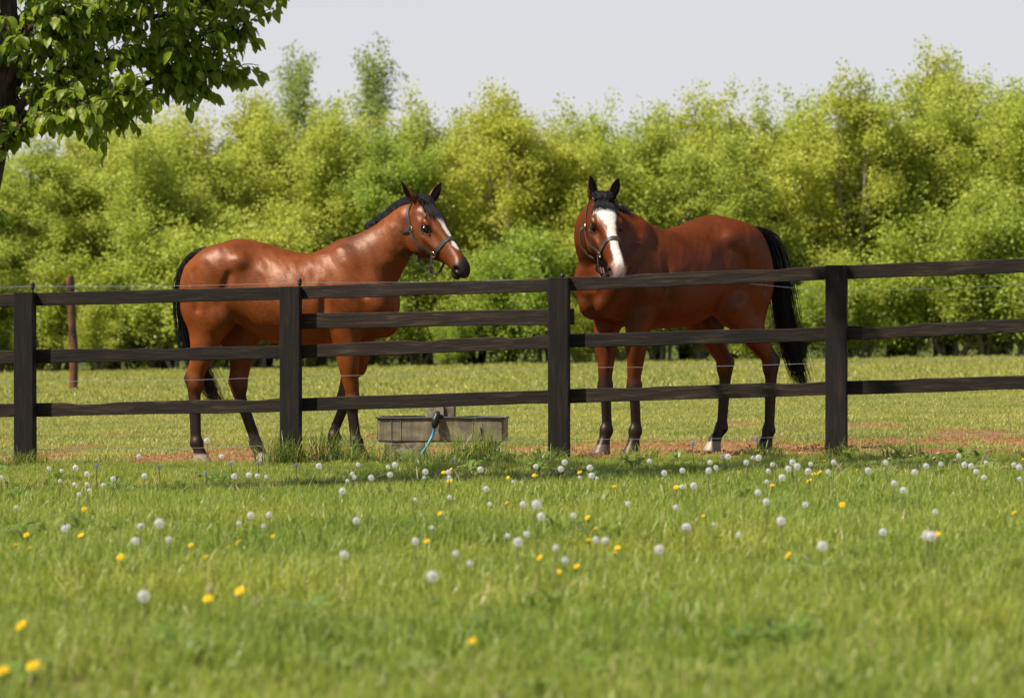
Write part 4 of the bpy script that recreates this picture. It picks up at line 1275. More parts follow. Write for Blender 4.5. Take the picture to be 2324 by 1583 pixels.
def make_tree(seed, height, spread, stems, nleaf, leaf, leafmat, base=.0, slim=1.0, top_shoots=8, dens=1.0):
    """mesh of a crown of leaves on twigs, and of its trunk and limbs"""
    g = np.random.default_rng(seed)
    wood = []; tips = []; tdir = []
    for s in range(stems):
        a = g.uniform(0, 6.283); b0 = np.array([math.cos(a), math.sin(a), 0]) * (.06 * stems * g.uniform(.3, 1))
        top = np.array([math.cos(a) * spread * g.uniform(.15, .62), math.sin(a) * spread * g.uniform(.15, .62), height * g.uniform(.74, 1.0)])
        path = catmull([b0, b0 + (top - b0) * .35 + g.normal(0, .12, 3), b0 + (top - b0) * .7 + g.normal(0, .15, 3), top], 12)
        r0 = .035 + .013 * height * (1.2 if stems < 3 else .7)
        wood.append(tube(path, np.linspace(r0, .008, 12), 6, False))
        nb = int(26 * dens)
        for k in range(nb):
            t = g.uniform(max(.04, base), .98) ** .9
            i = min(int(t * 11), 10); p = path[i] * (1 - (t * 11 - i)) + path[i + 1] * (t * 11 - i)
            prof = math.sin(math.pi * min(1, (.16 + .84 * (1 - t)) ** .75)) if slim < .5 else (1 - t) ** .42 * (.7 + .3 * math.sin(math.pi * min(1, t * 1.3)))
            Lb = max(.35, spread * prof * g.uniform(.55, 1.15))
            az = g.uniform(0, 6.283); el = R(g.uniform(15, 60) if slim > .5 else g.uniform(45, 72))
            dv = np.array([math.cos(az) * math.cos(el), math.sin(az) * math.cos(el), math.sin(el)])
            q = p + dv * Lb
            mid = (p + q) / 2 + g.normal(0, .07 * Lb, 3) + np.array((0, 0, .06 * Lb))
            bp_ = catmull([p, mid, q], 6)
            wood.append(tube(bp_, np.linspace(.018 + .005 * Lb, .004, 6), 4, False))
            nt = max(3, int(Lb * 7 * dens))
            for w_ in range(nt):
                tt = g.uniform(.2, 1.0); j = min(int(tt * 5), 4); c = bp_[j] * (1 - (tt * 5 - j)) + bp_[j + 1] * (tt * 5 - j)
                tv = dv * .6 + g.normal(0, .6, 3) + np.array((0, 0, .25)); tv /= np.linalg.norm(tv)
                tips.append((c, tv, g.uniform(.22, .6) * (.7 + .25 * Lb)))
        for k in range(top_shoots):
            p = path[-1 - int(g.uniform(0, 4))]; tv = np.array([g.normal(0, .28), g.normal(0, .28), 1.0]); tv /= np.linalg.norm(tv)
            tips.append((p, tv, g.uniform(.4, 1.05) * height / 7))
    # leaves along the twigs
    tot = sum(t[2] for t in tips)
    P = []; D = []; TT = []
    for (c, tv, L_) in tips:
        n = max(2, int(nleaf * L_ / tot))
        u = g.uniform(.05, 1, n)[:, None]
        sp = .105 + .055 * (1 - u)
        pp = c + tv * (u * L_) + g.normal(0, 1, (n, 3)) * sp + np.array((0, 0, -.06)) * u * u
        P.append(pp); D.append(np.repeat(tv[None], n, 0)); TT.append(np.full(n, g.uniform(0, 1)))
    P = np.concatenate(P); D = np.concatenate(D); TT = np.concatenate(TT)
    ok = P[:, 2] > .03
    P, D, TT = P[ok], D[ok], TT[ok]
    V, F = leaf_cards(P, D, leaf, g)
    me = mesh_from('crown', V, F, leafmat)
    tint = np.clip(TT * .55 + g.uniform(0, .45, len(P)), 0, 1)
    set_attr(me, 'tint', np.repeat(tint, 4))
    wv, wf = join_vf(wood)
    wme = mesh_from('trunk', wv, wf, M_BARK, True)
    return me, wme

def place_tree(name, label, cat, group, meshes, x, y, s, rz, sz=None):
    o = empty(name, (x, y, gz1(x, y) - .05), rz)
    o.scale = (s, s, sz if sz else s)
    tag(o, label, cat, group)
    c = link(bpy.data.objects.new('crown', meshes[0]), o); c['kind'] = 'stuff'
    link(bpy.data.objects.new('trunk', meshes[1]), o)
    return o

TREES = [make_tree(200 + i, 7.2, 2.6, (3, 4, 3, 2, 4)[i], (64000, 66000, 64000, 56000, 64000)[i], .076, (M_LEAF_A, M_LEAF_A, M_LEAF_B, M_LEAF_B, M_LEAF_A)[i]) for i in range(5)]
SHRUBS = [make_tree(300 + i, 2.6, 1.7, 4, 26000, .072, (M_LEAF_S, M_LEAF_B, M_LEAF_A)[i], top_shoots=5) for i in range(3)]
POPLARS = [make_tree(400 + i, 11.0, 1.35, 2, 6000, .12, M_LEAF_P, base=.25, slim=.3, top_shoots=12) for i in range(2)]

def sx(px, d): return (px - CX) / FPX * d
# photo column, photo height of the top, distance, variant
front = [(-330, 250, 104, 1), (-170, 255, 106, 0), (-40, 300, 103, 2), (95, 300, 104, 0), (225, 265, 106, 1), (345, 240, 103, 4), (470, 210, 105, 2), (590, 205, 107, 0), (700, 215, 104, 1),
         (815, 200, 106, 4), (925, 215, 104, 3), (1030, 200, 107, 1), (1150, 200, 104, 0), (1265, 215, 106, 2), (1375, 225, 104, 1), (1490, 225, 106, 3), (1590, 215, 103, 2),
         (1700, 160, 105, 4), (1815, 200, 107, 1), (1925, 160, 104, 0), (2040, 150, 106, 2), (2150, 100, 107, 3), (2270, 155, 104, 1), (2390, 150, 106, 4), (2520, 150, 104, 0), (2660, 160, 106, 2)]
where = {0: 'above the left horse rump', 1: 'above the left horse back', 2: 'behind the heads of both horses'}
tree_words = ['pale yellow-green', 'light spring-green', 'fresh mid-green', 'slender open', 'bushy yellow-green']
def side_phrase(px):
    table = [(-1e9, 'beyond the left edge behind the cherry tree'), (-60, 'at the far left behind the cherry trunk'), (60, 'behind the round brown post'), (190, 'just right of the round brown post'), (300, 'left of the left horse tail'),
             (420, 'above the left horse rump'), (540, 'above the left horse loin'), (650, 'above the second fence post from the left'), (760, 'above the left horse withers'), (870, 'above the left horse neck'),
             (980, 'right above the left horse ears'), (1090, 'right of the left horse muzzle'), (1210, 'above the third fence post'), (1320, 'above the ears of the right horse'),
             (1430, 'above the right horse withers, where the treeline dips'), (1540, 'above the right horse croup'), (1650, 'behind the right horse tail'), (1760, 'left of the rightmost fence post'), (1870, 'above the rightmost fence post'),
             (1980, 'just right of the rightmost fence post'), (2090, 'with the tallest leaning shoots, near the right edge'), (2210, 'at the right edge of the view'), (2330, 'just past the right edge'), (2460, 'well past the right edge'), (2600, 'far past the right edge')]
    return [t for k, t in table if px >= k][-1]
ONES = ['first', 'second', 'third', 'fourth', 'fifth', 'sixth', 'seventh', 'eighth', 'ninth', 'tenth', 'eleventh', 'twelfth', 'thirteenth', 'fourteenth', 'fifteenth', 'sixteenth', 'seventeenth', 'eighteenth', 'nineteenth', 'twentieth']
def nth(i): return ONES[i] if i < 20 else ('twenty-' + ONES[i - 20] if i < 29 else ('thirtieth' if i == 29 else 'thirty-' + ONES[i - 30]))
gt = np.random.default_rng(12)
for i, (px, ty, d, vrt) in enumerate(front):
    x = sx(px, d); z0 = gz1(x, d)
    h = (HOR - ty) / FPX * d + CAM_Z - z0
    s = h / 7.4
    place_tree('broadleaf_tree', f'{tree_words[vrt]} tree in the wood edge {side_phrase(px)}', 'tree', 'trees along the wood edge', TREES[vrt], x, d, s * 1.2, gt.uniform(0, 6.28), s)
# second row, closing the gaps behind
for i, px in enumerate(range(-100, 2460, 118)):
    d = 110 + gt.uniform(-1, 2); vrt = int(gt.integers(0, 5))
    ty = np.interp(px, [f_[0] for f_ in front], [f_[1] for f_ in front]) + gt.uniform(0, 45)
    x = sx(px, d); h = (HOR - ty) / FPX * d + CAM_Z - gz1(x, d)
    place_tree('broadleaf_tree', f'second-row tree half hidden behind the wood edge, {nth(i)} from the left', 'tree', 'trees of the second row', TREES[vrt], x, d, h / 7.4 * 1.25, gt.uniform(0, 6.28), h / 7.4)
# shrubs filling the foot of the wood
for i, px in enumerate(range(-60, 2400, 92)):
    d = 102.2 + gt.uniform(-1.2, 1.2); vrt = int(gt.integers(0, 3))
    x = sx(px + gt.uniform(-15, 15), d); s = gt.uniform(.5, 1.7)
    place_tree('shrub', f'leafy green shrub at the foot of the wood, {nth(i)} from the left', 'shrub', 'shrubs along the foot of the wood', SHRUBS[vrt], x, d, s, gt.uniform(0, 6.28))
# taller poplars farther back on the left
for i, (px, ty, d, lab) in enumerate(((590, 95, 140, 'thin poplar rising behind the tip of the cherry branch'), (690, 78, 138, 'feathery poplar rising above the wood, left of the tallest one'),
                                      (742, 160, 142, 'short poplar top between the two tall poplars'), (832, 68, 136, 'tallest poplar rising above the wood behind the left horse'), (915, 165, 140, 'small poplar top just right of the tallest poplar'),
                                      (230, 215, 130, 'bare-looking poplar seen under the cherry branches'), (390, 200, 132, 'pale poplar below the cherry branches'))):
    x = sx(px, d); h = (HOR - ty) / FPX * d + CAM_Z - gz1(x, 110)
    place_tree('poplar', lab, 'tree', 'poplars behind the wood', POPLARS[i % 2], x, d, h / 12.4, gt.uniform(0, 6.28))

# ------------------------------------------------------------------ cherry tree in the left foreground
CHX, CHY = -2.78, 20.4
cherry = empty('cherry_tree', (CHX, CHY, gz1(CHX, CHY)))
tag(cherry, 'cherry tree in the left foreground with hanging leaves and dark trunk', 'tree')
M_CBARK = bark_material('cherry_bark', (.022, .014, .011), (.085, .055, .042))
M_CLEAF = leaf_material('cherry_leaves', (.14, .195, .018), (.22, .28, .028), (.32, .37, .04), trans=.5, tint_trans=(.38, .48, .03), rough=.42, spec=.32)
g = np.random.default_rng(77)
wood = []; twigs = []
trunk_path = catmull([(-.50, 0, -.1), (-.40, 0, .8), (-.19, 0, 1.5), (-.10, 0, 1.85), (-.03, .0, 2.2), (.0, .0, 2.7), (-.05, .1, 3.6), (.1, .1, 5.0), (.0, .15, 7.0)], 40)
v, f_ = tube(trunk_path, np.interp(np.linspace(0, 1, 40), (0, .1, .35, .6, 1), (.13, .095, .08, .05, .012)), 12)
mesh_obj('trunk', v, f_, M_CBARK, cherry, smooth=True)
def cp_(px, py, dd=0.0):
    """photo position to cherry-local point, dd metres behind the trunk plane"""
    p = at(px, py, CHY + dd); return np.array(p) - np.array(cherry.location)
def on_trunk(z): return np.array([np.interp(z, trunk_path[:, 2], trunk_path[:, i]) for i in range(3)])
limbs = []
def limb(pts, r0):
    C = catmull(pts, 14); limbs.append((C, r0)); wood.append(tube(C, np.linspace(r0, .005, 14), 7, False)); return C
# limbs seen in the photograph
seen = [limb([on_trunk(1.78), cp_(60, 270, .02), cp_(190, 235, .05), cp_(330, 190, .0), cp_(430, 170, -.05), cp_(525, 168, -.1)], .03),
        limb([on_trunk(1.95), cp_(90, 190, -.1), cp_(230, 140, -.15), cp_(380, 118, -.15), cp_(480, 85, -.1), cp_(565, 68, -.1)], .028),
        limb([on_trunk(2.1), cp_(90, 110, .2), cp_(240, 60, .25), cp_(390, 30, .25), cp_(470, 0, .2), cp_(545, -8, .2)], .026),
        limb([on_trunk(1.72), cp_(45, 290, -.2), cp_(120, 262, -.3), cp_(210, 240, -.35), cp_(280, 215, -.4)], .022),
        limb([on_trunk(1.72), cp_(70, 255, .2), cp_(170, 240, .3), cp_(250, 225, .35)], .018),
        limb([on_trunk(2.2), cp_(70, 60, -.25), cp_(200, 15, -.3), cp_(330, -20, -.3), cp_(430, -45, -.3)], .022),
        limb([on_trunk(1.75), cp_(-40, 270, .1), cp_(-140, 260, .1), cp_(-300, 200, .2)], .03),
        limb([on_trunk(1.45), cp_(-12, 480, -.05), cp_(0, 492, -.08)], .008)]
n_seen = len(seen)
# the crown above and around, out of the picture: it throws the dappled shade
for k in range(36):
    z = g.uniform(2.3, 6.6); b = on_trunk(z); az = k * 2.4 + g.uniform(-.3, .3)
    L_ = (2.6 * math.sin(math.pi * min(.95, .25 + (7.3 - z) / 6.2))) * g.uniform(.7, 1.1)
    e = b + np.array((math.cos(az) * L_, math.sin(az) * L_, L_ * g.uniform(.1, .5)))
    limb([b, b * .5 + e * .5 + np.array((0, 0, .1)), e], .022)
leafP = []; leafD = []; vis = []
for li, (C, r0) in enumerate(limbs):
    Lc = np.linalg.norm(np.diff(C, axis=0), axis=1).sum()
    close = li < n_seen
    nt = int(Lc * (64 if close else 21)) if li != n_seen - 1 else 4
    for k in range(nt):
        t = g.uniform(.12 if li != n_seen - 1 else .5, 1) * 12.99; i = int(t); p = C[i] * (1 - (t - i)) + C[i + 1] * (t - i)
        tg = C[i + 1] - C[i]; tg /= np.linalg.norm(tg)
        dv = tg * .7 + g.normal(0, .55, 3) + np.array((0, 0, .12)); dv /= np.linalg.norm(dv)
        tl_ = g.uniform(.06, .30 if close else .45) * (.6 if li == n_seen - 1 else 1)
        q = p + dv * tl_; mid = (p + q) / 2 + np.array((0, 0, .03))
        T_ = catmull([p, mid, q], 5); wood.append(tube(T_, np.linspace(.005, .002, 5), 4, False))
        nl = int(tl_ * (34 if close else 20)) + 3
        for m_ in range(nl):
            u = g.uniform(.15, 1) * 3.99; j = int(u); c = T_[j] * (1 - (u - j)) + T_[j + 1] * (u - j)
            a_ = g.uniform(0, 6.283)
            d_ = np.array((math.cos(a_) * .75, math.sin(a_) * .75, g.uniform(-1.5, -.15))) + dv * .4
            leafP.append(c); leafD.append(d_ / np.linalg.norm(d_)); vis.append(close)
wv, wf = join_vf(wood)
mesh_obj('branches', wv, wf, M_CBARK, cherry, smooth=True)
# one leaf: pointed oval, folded along its rib and curling down, on a thin stalk
def cherry_leaf(seed):
    g = np.random.default_rng(seed); L_ = .098; V = []; F = []
    us = (0, .12, .3, .5, .7, .87, 1.0); ws = (.002, .018, .029, .031, .023, .011, .0006)
    for u, w in zip(us, ws):
        cz = -.018 * (u ** 2) * 1.6 * g.uniform(.7, 1.3); cx_ = .02 + L_ * u
        V += [(cx_, -w, cz + w * .38 + g.normal(0, .0015)), (cx_, 0, cz), (cx_, w, cz + w * .38 + g.normal(0, .0015))]
    for i in range(len(us) - 1):
        o = i * 3
        F += [(o, o + 1, o + 4, o + 3), (o + 1, o + 2, o + 5, o + 4)]
    o = len(V); V += [(0, -.001, .002), (0, .001, .002), (.021, .001, 0), (.021, -.001, 0)]; F.append((o, o + 1, o + 2, o + 3))
    return np.array(V), F
LV = [cherry_leaf(i) for i in range(4)]
leafP = np.array(leafP); leafD = np.array(leafD); vis = np.array(vis)
n = len(leafP)
rolls = g.normal(0, .6, n); scl = g.uniform(.45, .9, n); tints = g.uniform(0, 1, n)
def leaf_frame(d, roll):
    x = d; s = np.cross((0, 0, 1), x); s /= np.linalg.norm(s) + 1e-9; u = np.cross(x, s)
    return np.stack([x, math.cos(roll) * s + math.sin(roll) * u, -math.sin(roll) * s + math.cos(roll) * u], 1)
wp = leafP + np.array(cherry.location)
ppx = CX + wp[:, 0] / wp[:, 1] * FPX; ppy = HOR - (wp[:, 2] - CAM_Z) / wp[:, 1] * FPX
cand = np.where(vis & (ppx > 5) & (ppx < 640) & (ppy > 0) & (ppy < 560))[0]
order = cand[np.argsort(wp[cand, 1])]           # nearest to the viewer first
single = set(order[:300].tolist())
leaf_me = []
for (Vq, Fq) in LV:
    for tn in (.25, .6, .9):
        me = mesh_from('leaf', Vq, Fq, M_CLEAF, True); set_attr(me, 'tint', np.full(len(Vq), tn)); leaf_me.append(me)
for i in single:
    o = bpy.data.objects.new('leaf', leaf_me[int(g.integers(0, 12))]); link(o, cherry)
    M = Matrix.Identity(4); fr = leaf_frame(leafD[i], rolls[i])
    for r_ in range(3):
        for c_ in range(3): M[r_][c_] = fr[r_][c_] * scl[i]
        M[r_][3] = leafP[i][r_]
    o.matrix_local = M
rest = [i for i in range(n) if i not in single]
AV = []; AF = []; AT = []; off = 0
for i in rest:
    Vq, Fq = LV[i % 4]; s_ = scl[i] * (1.0 if vis[i] else 1.25)
    AV.append(Vq @ leaf_frame(leafD[i], rolls[i]).T * s_ + leafP[i]); AF.append(np.array(Fq) + off); off += len(Vq); AT.append(np.full(len(Vq), tints[i]))
me = mesh_from('foliage', np.concatenate(AV), np.concatenate(AF), M_CLEAF, True)
set_attr(me, 'tint', np.concatenate(AT))
fo = link(bpy.data.objects.new('foliage', me), cherry); fo['kind'] = 'stuff'
print('cherry leaves', n, 'visible', len(cand))
# ================================================================== dandelions and daisies
def petal_material(name, c0, c1, trans=.3):
    m = NT(name); t = m.noise(m.coords('Object'), 90, 2)
    col = m.ramp(t, [(.3, c0), (.7, c1)])
    return m.done(m.leaf(col, col, trans, .6, .2))
M_YELLOW = petal_material('dandelion_petals', (.80, .50, .008), (.90, .62, .016))
M_FLUFF = petal_material('dandelion_fluff', (.93, .92, .88), (.97, .96, .93), .55)
M_CORE = simple_mat('seed_core', (.16, .12, .08), .8)
M_STEM = petal_material('dandelion_stem', (.14, .17, .04), (.22, .20, .08), .2)
M_DAISY = petal_material('daisy_petals', (.75, .74, .72), (.85, .84, .82), .3)

def clock_mesh(seed, rad=.0172, miss=.0):
    """dandelion clock: seeds on a core, each with a parachute of hairs"""
    g = np.random.default_rng(seed); V = []; F = []; mi = []
    n = 78
    for i in range(n):
        if g.uniform() < miss and i > n * .3: continue
        z = 1 - 2 * (i + .5) / n; a = i * 2.39996; r = math.sqrt(1 - z * z)
        d = np.array((r * math.cos(a), r * math.sin(a), z))
        e1 = np.cross(d, (.3, .5, .8)); e1 /= np.linalg.norm(e1); e2 = np.cross(d, e1)
        R0 = rad * g.uniform(.84, .93)
        o = len(V); V += [d * .005 - e1 * .0003, d * .005 + e1 * .0003, d * R0 + e1 * .0002, d * R0 - e1 * .0002]; F.append((o, o + 1, o + 2, o + 3)); mi.append(1)
        for q in range(6):
            an = q * 1.0472 + g.uniform(-.2, .2); w = e1 * math.cos(an) + e2 * math.sin(an); s = np.cross(d, w)
            tip = d * (R0 + rad * g.uniform(.05, .16)) + w * rad * .30
            o = len(V); V += [d * R0 - s * .0005, d * R0 + s * .0005, tip + s * .00045, tip - s * .00045]; F.append((o, o + 1, o + 2, o + 3)); mi.append(0)
    o = len(V)
    for i in range(5):
        for j in range(8):
            th = math.pi * i / 4; ph = 2 * math.pi * j / 8
            V.append(np.array((math.sin(th) * math.cos(ph), math.sin(th) * math.sin(ph), math.cos(th))) * .0062)
    for i in range(4):
        for j in range(8): F.append((o + i * 8 + j, o + i * 8 + (j + 1) % 8, o + i * 8 + 8 + (j + 1) % 8, o + i * 8 + 8 + j)); mi.append(1)
    me = mesh_from('seed_head', V, F, M_FLUFF); me.materials.append(M_CORE)
    me.polygons.foreach_set('material_index', np.array(mi, np.int32))
    return me

def flower_mesh(seed, rad, rings, mat, centre=None, nper=22):
    g = np.random.default_rng(seed); V = []; F = []; mi = []
    for k in range(rings):
        Rk = rad * (1 - .24 * k); up = .15 + .33 * k
        for q in range(nper - 2 * k):
            a = 2 * math.pi * q / (nper - 2 * k) + g.uniform(-.1, .1) + k * .2
            d = np.array((math.cos(a), math.sin(a), 0)); s = np.array((-math.sin(a), math.cos(a), 0)) * rad * .10
            L_ = Rk * g.uniform(.88, 1.08); c0 = d * rad * .12 + np.array((0, 0, .002 * k)); c1 = d * L_ * .65 + np.array((0, 0, L_ * up * .6)); c2 = d * L_ * math.cos(up) + np.array((0, 0, L_ * up * .75 - .1 * L_))
            o = len(V); V += [c0 - s * .5, c0 + s * .5, c1 + s, c1 - s, c2 + s * .75, c2 - s * .75]
            F += [(o, o + 1, o + 2, o + 3), (o + 3, o + 2, o + 4, o + 5)]; mi += [0, 0]
    o = len(V)
    for j in range(10):
        a = 2 * math.pi * j / 10; V.append((math.cos(a) * rad * .3, math.sin(a) * rad * .3, rad * .22))
    V.append((0, 0, rad * .32))
    for j in range(10): F.append((o + j, o + (j + 1) % 10, o + 10)); mi.append(1)
    # green cup underneath
    o = len(V)
    for (zz, rr) in ((-.012, .004), (-.004, .0075), (.002, .008)):
        for j in range(8): a = 2 * math.pi * j / 8; V.append((math.cos(a) * rr, math.sin(a) * rr, zz))
    for i in range(2):
        for j in range(8): F.append((o + i * 8 + j, o + i * 8 + (j + 1) % 8, o + i * 8 + 8 + (j + 1) % 8, o + i * 8 + 8 + j)); mi.append(2)
    me = mesh_from('flower_head', V, F, mat); me.materials.append(centre or mat); me.materials.append(M_STEM)
    me.polygons.foreach_set('material_index', np.array(mi, np.int32))
    return me

CLOCKS = [clock_mesh(i) for i in range(3)] + [clock_mesh(9, .016, .5)]
YELLOWS = [flower_mesh(i, .020, 5, M_YELLOW) for i in range(2)]
DAISY = flower_mesh(5, .011, 1, M_DAISY, M_YELLOW, 16)
stem_v, stem_f = tube(catmull([(.012, 0, -.1), (.006, .004, .3), (-.004, 0, .7), (0, 0, 1)], 8), [.0026 / 1, .0026, .0025, .0024, .0023, .0022, .0021, .002], 6)
STEM = mesh_from('stem', stem_v, stem_f, M_STEM, True)

gf = np.random.default_rng(31)
def plant(name, head, px, py, h, label, cat, group, size=1.0, tilt=.25, face=0.0):
    p = ground_at(px, py, h)
    lim = fence_y(p.x) - .12
    if p.y > lim:
        p = at(px, py, lim - gf.uniform(0, .5)); p.z = gz1(p.x, p.y); h = max(.03, CAM_Z - (py - HOR) / FPX * p.y - p.z)
    z = gz1(p.x, p.y)
    o = empty(name, (p.x, p.y, z), gf.uniform(0, 6.28)); tag(o, label, cat, group)
    hd = link(bpy.data.objects.new(head.name.split('.')[0], head), o)
    hd.location = (0, 0, h); hd.scale = (size,) * 3; hd.rotation_euler = (Matrix.Rotation(-o.rotation_euler.z, 3, 'Z') @ Matrix.Rotation(gf.normal(face, tilt), 3, 'X') @ Matrix.Rotation(gf.normal(-face * .6, tilt), 3, 'Y')).to_euler()
    st = link(bpy.data.objects.new('stem', STEM), o); st.scale = (1, 1, h - .004)
    return o

def zz(x0, lst): return [((x0 + a / 1.522) / 1.7625, (1750 + b / 1.522) / 1.7625) for a, b in lst]
clocks = zz(0, [(298,187),(375,200),(460,183),(365,263),(530,220),(590,175),(68,285),(5,243),(968,178),(1255,215),(1410,155),(1350,115),(845,112),(1425,235),(1515,228),(1567,233),(1620,238),(1805,168),(1942,172),(482,345),(543,320),(100,423),(1060,412),(392,555),(415,540),(858,542),(1235,547),(1605,537),(825,628),(1027,620),(1350,650),(2095,712),(2085,325),(2115,262),(1945,262),(690,250),(455,285),(630,290),(885,285),(1455,520),(1527,473),(1638,468),(1740,625),(1575,155),(880,233),(530,283),(170,265)])
clocks += zz(1350, [(308,178),(350,165),(90,220),(100,240),(320,225),(205,243),(535,207),(528,242),(680,243),(675,210),(870,193),(703,140),(1208,175),(1383,150),(1360,190),(1537,183),(1548,232),(1580,247),(1475,242),(1900,143),(1990,215),(2100,200),(905,312),(563,320),(473,375),(683,363),(928,405),(957,390),(1130,405),(1437,473),(1240,480),(1233,510),(577,550),(115,505),(475,630),(922,645),(1037,597),(1100,635),(1153,587),(1393,598),(1385,745),(720,705),(805,765),(1885,540),(1632,630),(1573,620),(1770,403),(2055,422),(2115,545),(1960,680),(1330,670),(640,390),(1070,268),(125,165)])
clocks += zz(2696, [(440,150),(330,115),(480,122),(515,122),(220,150),(255,182),(212,200),(295,115),(600,163),(575,203),(722,150),(750,175),(697,190),(833,160),(818,203),(940,208),(972,148),(1183,200),(1290,152),(1535,172),(1465,210),(1445,257),(1340,277),(1397,320),(1735,110),(1768,165),(1810,172),(1840,207),(1888,243),(1900,152),(2070,165),(2103,180),(2105,250),(1625,160),(565,268),(50,298),(120,292),(175,398),(10,425),(245,528),(77,545),(167,607),(395,590),(1272,575),(1592,452),(320,525),(563,390),(512,335),(800,408),(1220,612)])
MARKS = [(-99, 60, 'below the leftmost post'), (60, 300, 'below the round brown post'), (300, 520, 'below the left horse hind legs'), (520, 720, 'below the second post'), (720, 900, 'below the left horse front legs'), (900, 1160, 'below the water trough'),
         (1160, 1330, 'below the third post'), (1330, 1520, 'below the right horse front legs'), (1520, 1800, 'below the right horse hind legs'), (1800, 2000, 'below the rightmost post'), (2000, 2200, 'right of the rightmost post'), (2200, 9999, 'at the right edge')]
def landmark_labels(pts, what):
    """a label for each point: which landmark it stands under, which row, which one in order"""
    rows = [(-99, 1050, 'at the fence line'), (1050, 1080, 'in the shaded strip'), (1080, 1130, 'just in the sun'), (1130, 1200, 'in the middle lawn'), (1200, 9999, 'in the near lawn')]
    cell = {}
    for i, (px, py) in enumerate(pts):
        a = [t for lo_, hi_, t in MARKS if lo_ <= px < hi_][0]; b = [t for lo_, hi_, t in rows if lo_ <= py < hi_][0]
        cell.setdefault((a, b), []).append((px, i))
    out = [None] * len(pts)
    for (a, b), l in cell.items():
        for k, (_, i) in enumerate(sorted(l)):
            out[i] = f'{what} {b} {a}' + (f', {nth(k)} from left' if len(l) > 1 else '')
    return out
GW, GY = 'white dandelion clocks in the lawn', 'yellow dandelion flowers in the lawn'
clocks = [c for k, c in enumerate(clocks) if not (c[1] > 1085 and k % 4 == 2)]
CL = landmark_labels(clocks, 'white dandelion clock')
for k, (px, py) in enumerate(clocks):
    shade = py < 1080
    spent = k % 9 == 5
    lab = CL[k].replace('white', 'half-blown') if spent and not shade else CL[k]
    grp = GW
    plant('dandelion_clock', CLOCKS[3 if spent and not shade else k % 3], px, py, gf.uniform(.10, .17), lab, 'dandelion', grp, gf.uniform(.65, 1.0) if shade else gf.uniform(.5, .95))
for (a, x0, h, lab) in (((1260, 18), 0, .24, 'tall dandelion clock standing in front of the left horse hind foot'), ((970, 522), 0, .20, 'long-stemmed dandelion clock in the lawn below the left horse'),
                        ((875, 963), 0, .13, 'large dandelion clock nearest the camera at the lower left'), ((580, 843), 1350, .14, 'large lone dandelion clock in the middle of the near lawn'),
                        ((1213, 408), 1350, .24, 'tall-stemmed dandelion clock in the lawn below the third fence post'), ((115, 35), 2696, .16, 'dandelion clock beside the right horse hind hoof on bare earth'),
                        ((505, 10), 2696, .18, 'dandelion clock in front of the right horse rear hind foot'), ((658, 243), 2696, .15, 'big bright dandelion clock left of the rightmost fence post foot'),
                        ((652, 508), 2696, .14, 'big dandelion clock in the lawn below the rightmost fence post'), ((905, 660), 2696, .14, 'largest dandelion clock at the right of the near lawn'),
                        ((1540, 595), 2696, .14, 'left one of the clock pair beside a yellow dandelion at the right'), ((1570, 600), 2696, .14, 'right one of the clock pair touching a yellow dandelion at the right')):
    (px, py), = zz(x0, [a])
    plant('dandelion_clock', CLOCKS[0], px, py, h, lab, 'dandelion', GW, 1.0)
yellows = zz(0, [(512,435),(1197,435),(508,590),(490,592),(160,590),(97,650),(180,668),(1163,652),(1388,665),(1245,727),(1450,635),(735,725),(838,720),(1840,257),(1660,600)])
yellows += zz(1350, [(1337,130),(1063,170),(1037,242),(2027,200),(645,210),(690,190),(683,260),(1475,208),(1415,273),(1688,295),(622,460),(1030,395),(1520,485),(1572,550),(1533,622),(1690,700),(1705,668),(1457,780),(1347,815),(545,628),(1230,728),(2000,440),(1200,228)])
yellows += zz(2696, [(258,150),(510,77),(915,140),(850,220),(885,210),(397,210),(825,258),(598,288),(1025,408),(180,475),(2070,455),(693,715),(2030,178),(2125,130),(1115,195),(15,300)])
YL = landmark_labels(yellows, 'yellow dandelion')
for k, (px, py) in enumerate(yellows):
    nearf = py < 1080
    plant('dandelion_flower', YELLOWS[k % 2], px, py, gf.uniform(.055, .09), YL[k], 'dandelion',
          GY, gf.uniform(.45, .82), .25, .55)
for (a, x0, lab) in (((1460, 930), 0, 'yellow dandelion right of the butterfly in the near lawn'), ((1268, 975), 0, 'yellow dandelion with a pale butterfly sitting on it'), ((127, 1140), 0, 'yellow dandelion near the lower left edge, above the two nearest'),
                     ((200, 1385), 0, 'nearest yellow dandelion at the lower left'), ((15, 1415), 0, 'yellow dandelion cut by the left edge near the bottom'), ((822, 1235), 1350, 'lone yellow dandelion low in the middle of the near lawn'),
                     ((1600, 587), 2696, 'yellow dandelion beside a pair of clocks at the right')):
    (px, py), = zz(x0, [a])
    last = plant('dandelion_flower', YELLOWS[0], px, py, .12, lab, 'dandelion', GY, .5 if 'low in the middle' in lab else .88, .15, .5)
    if 'butterfly' in lab and 'sitting' in lab: seat = last
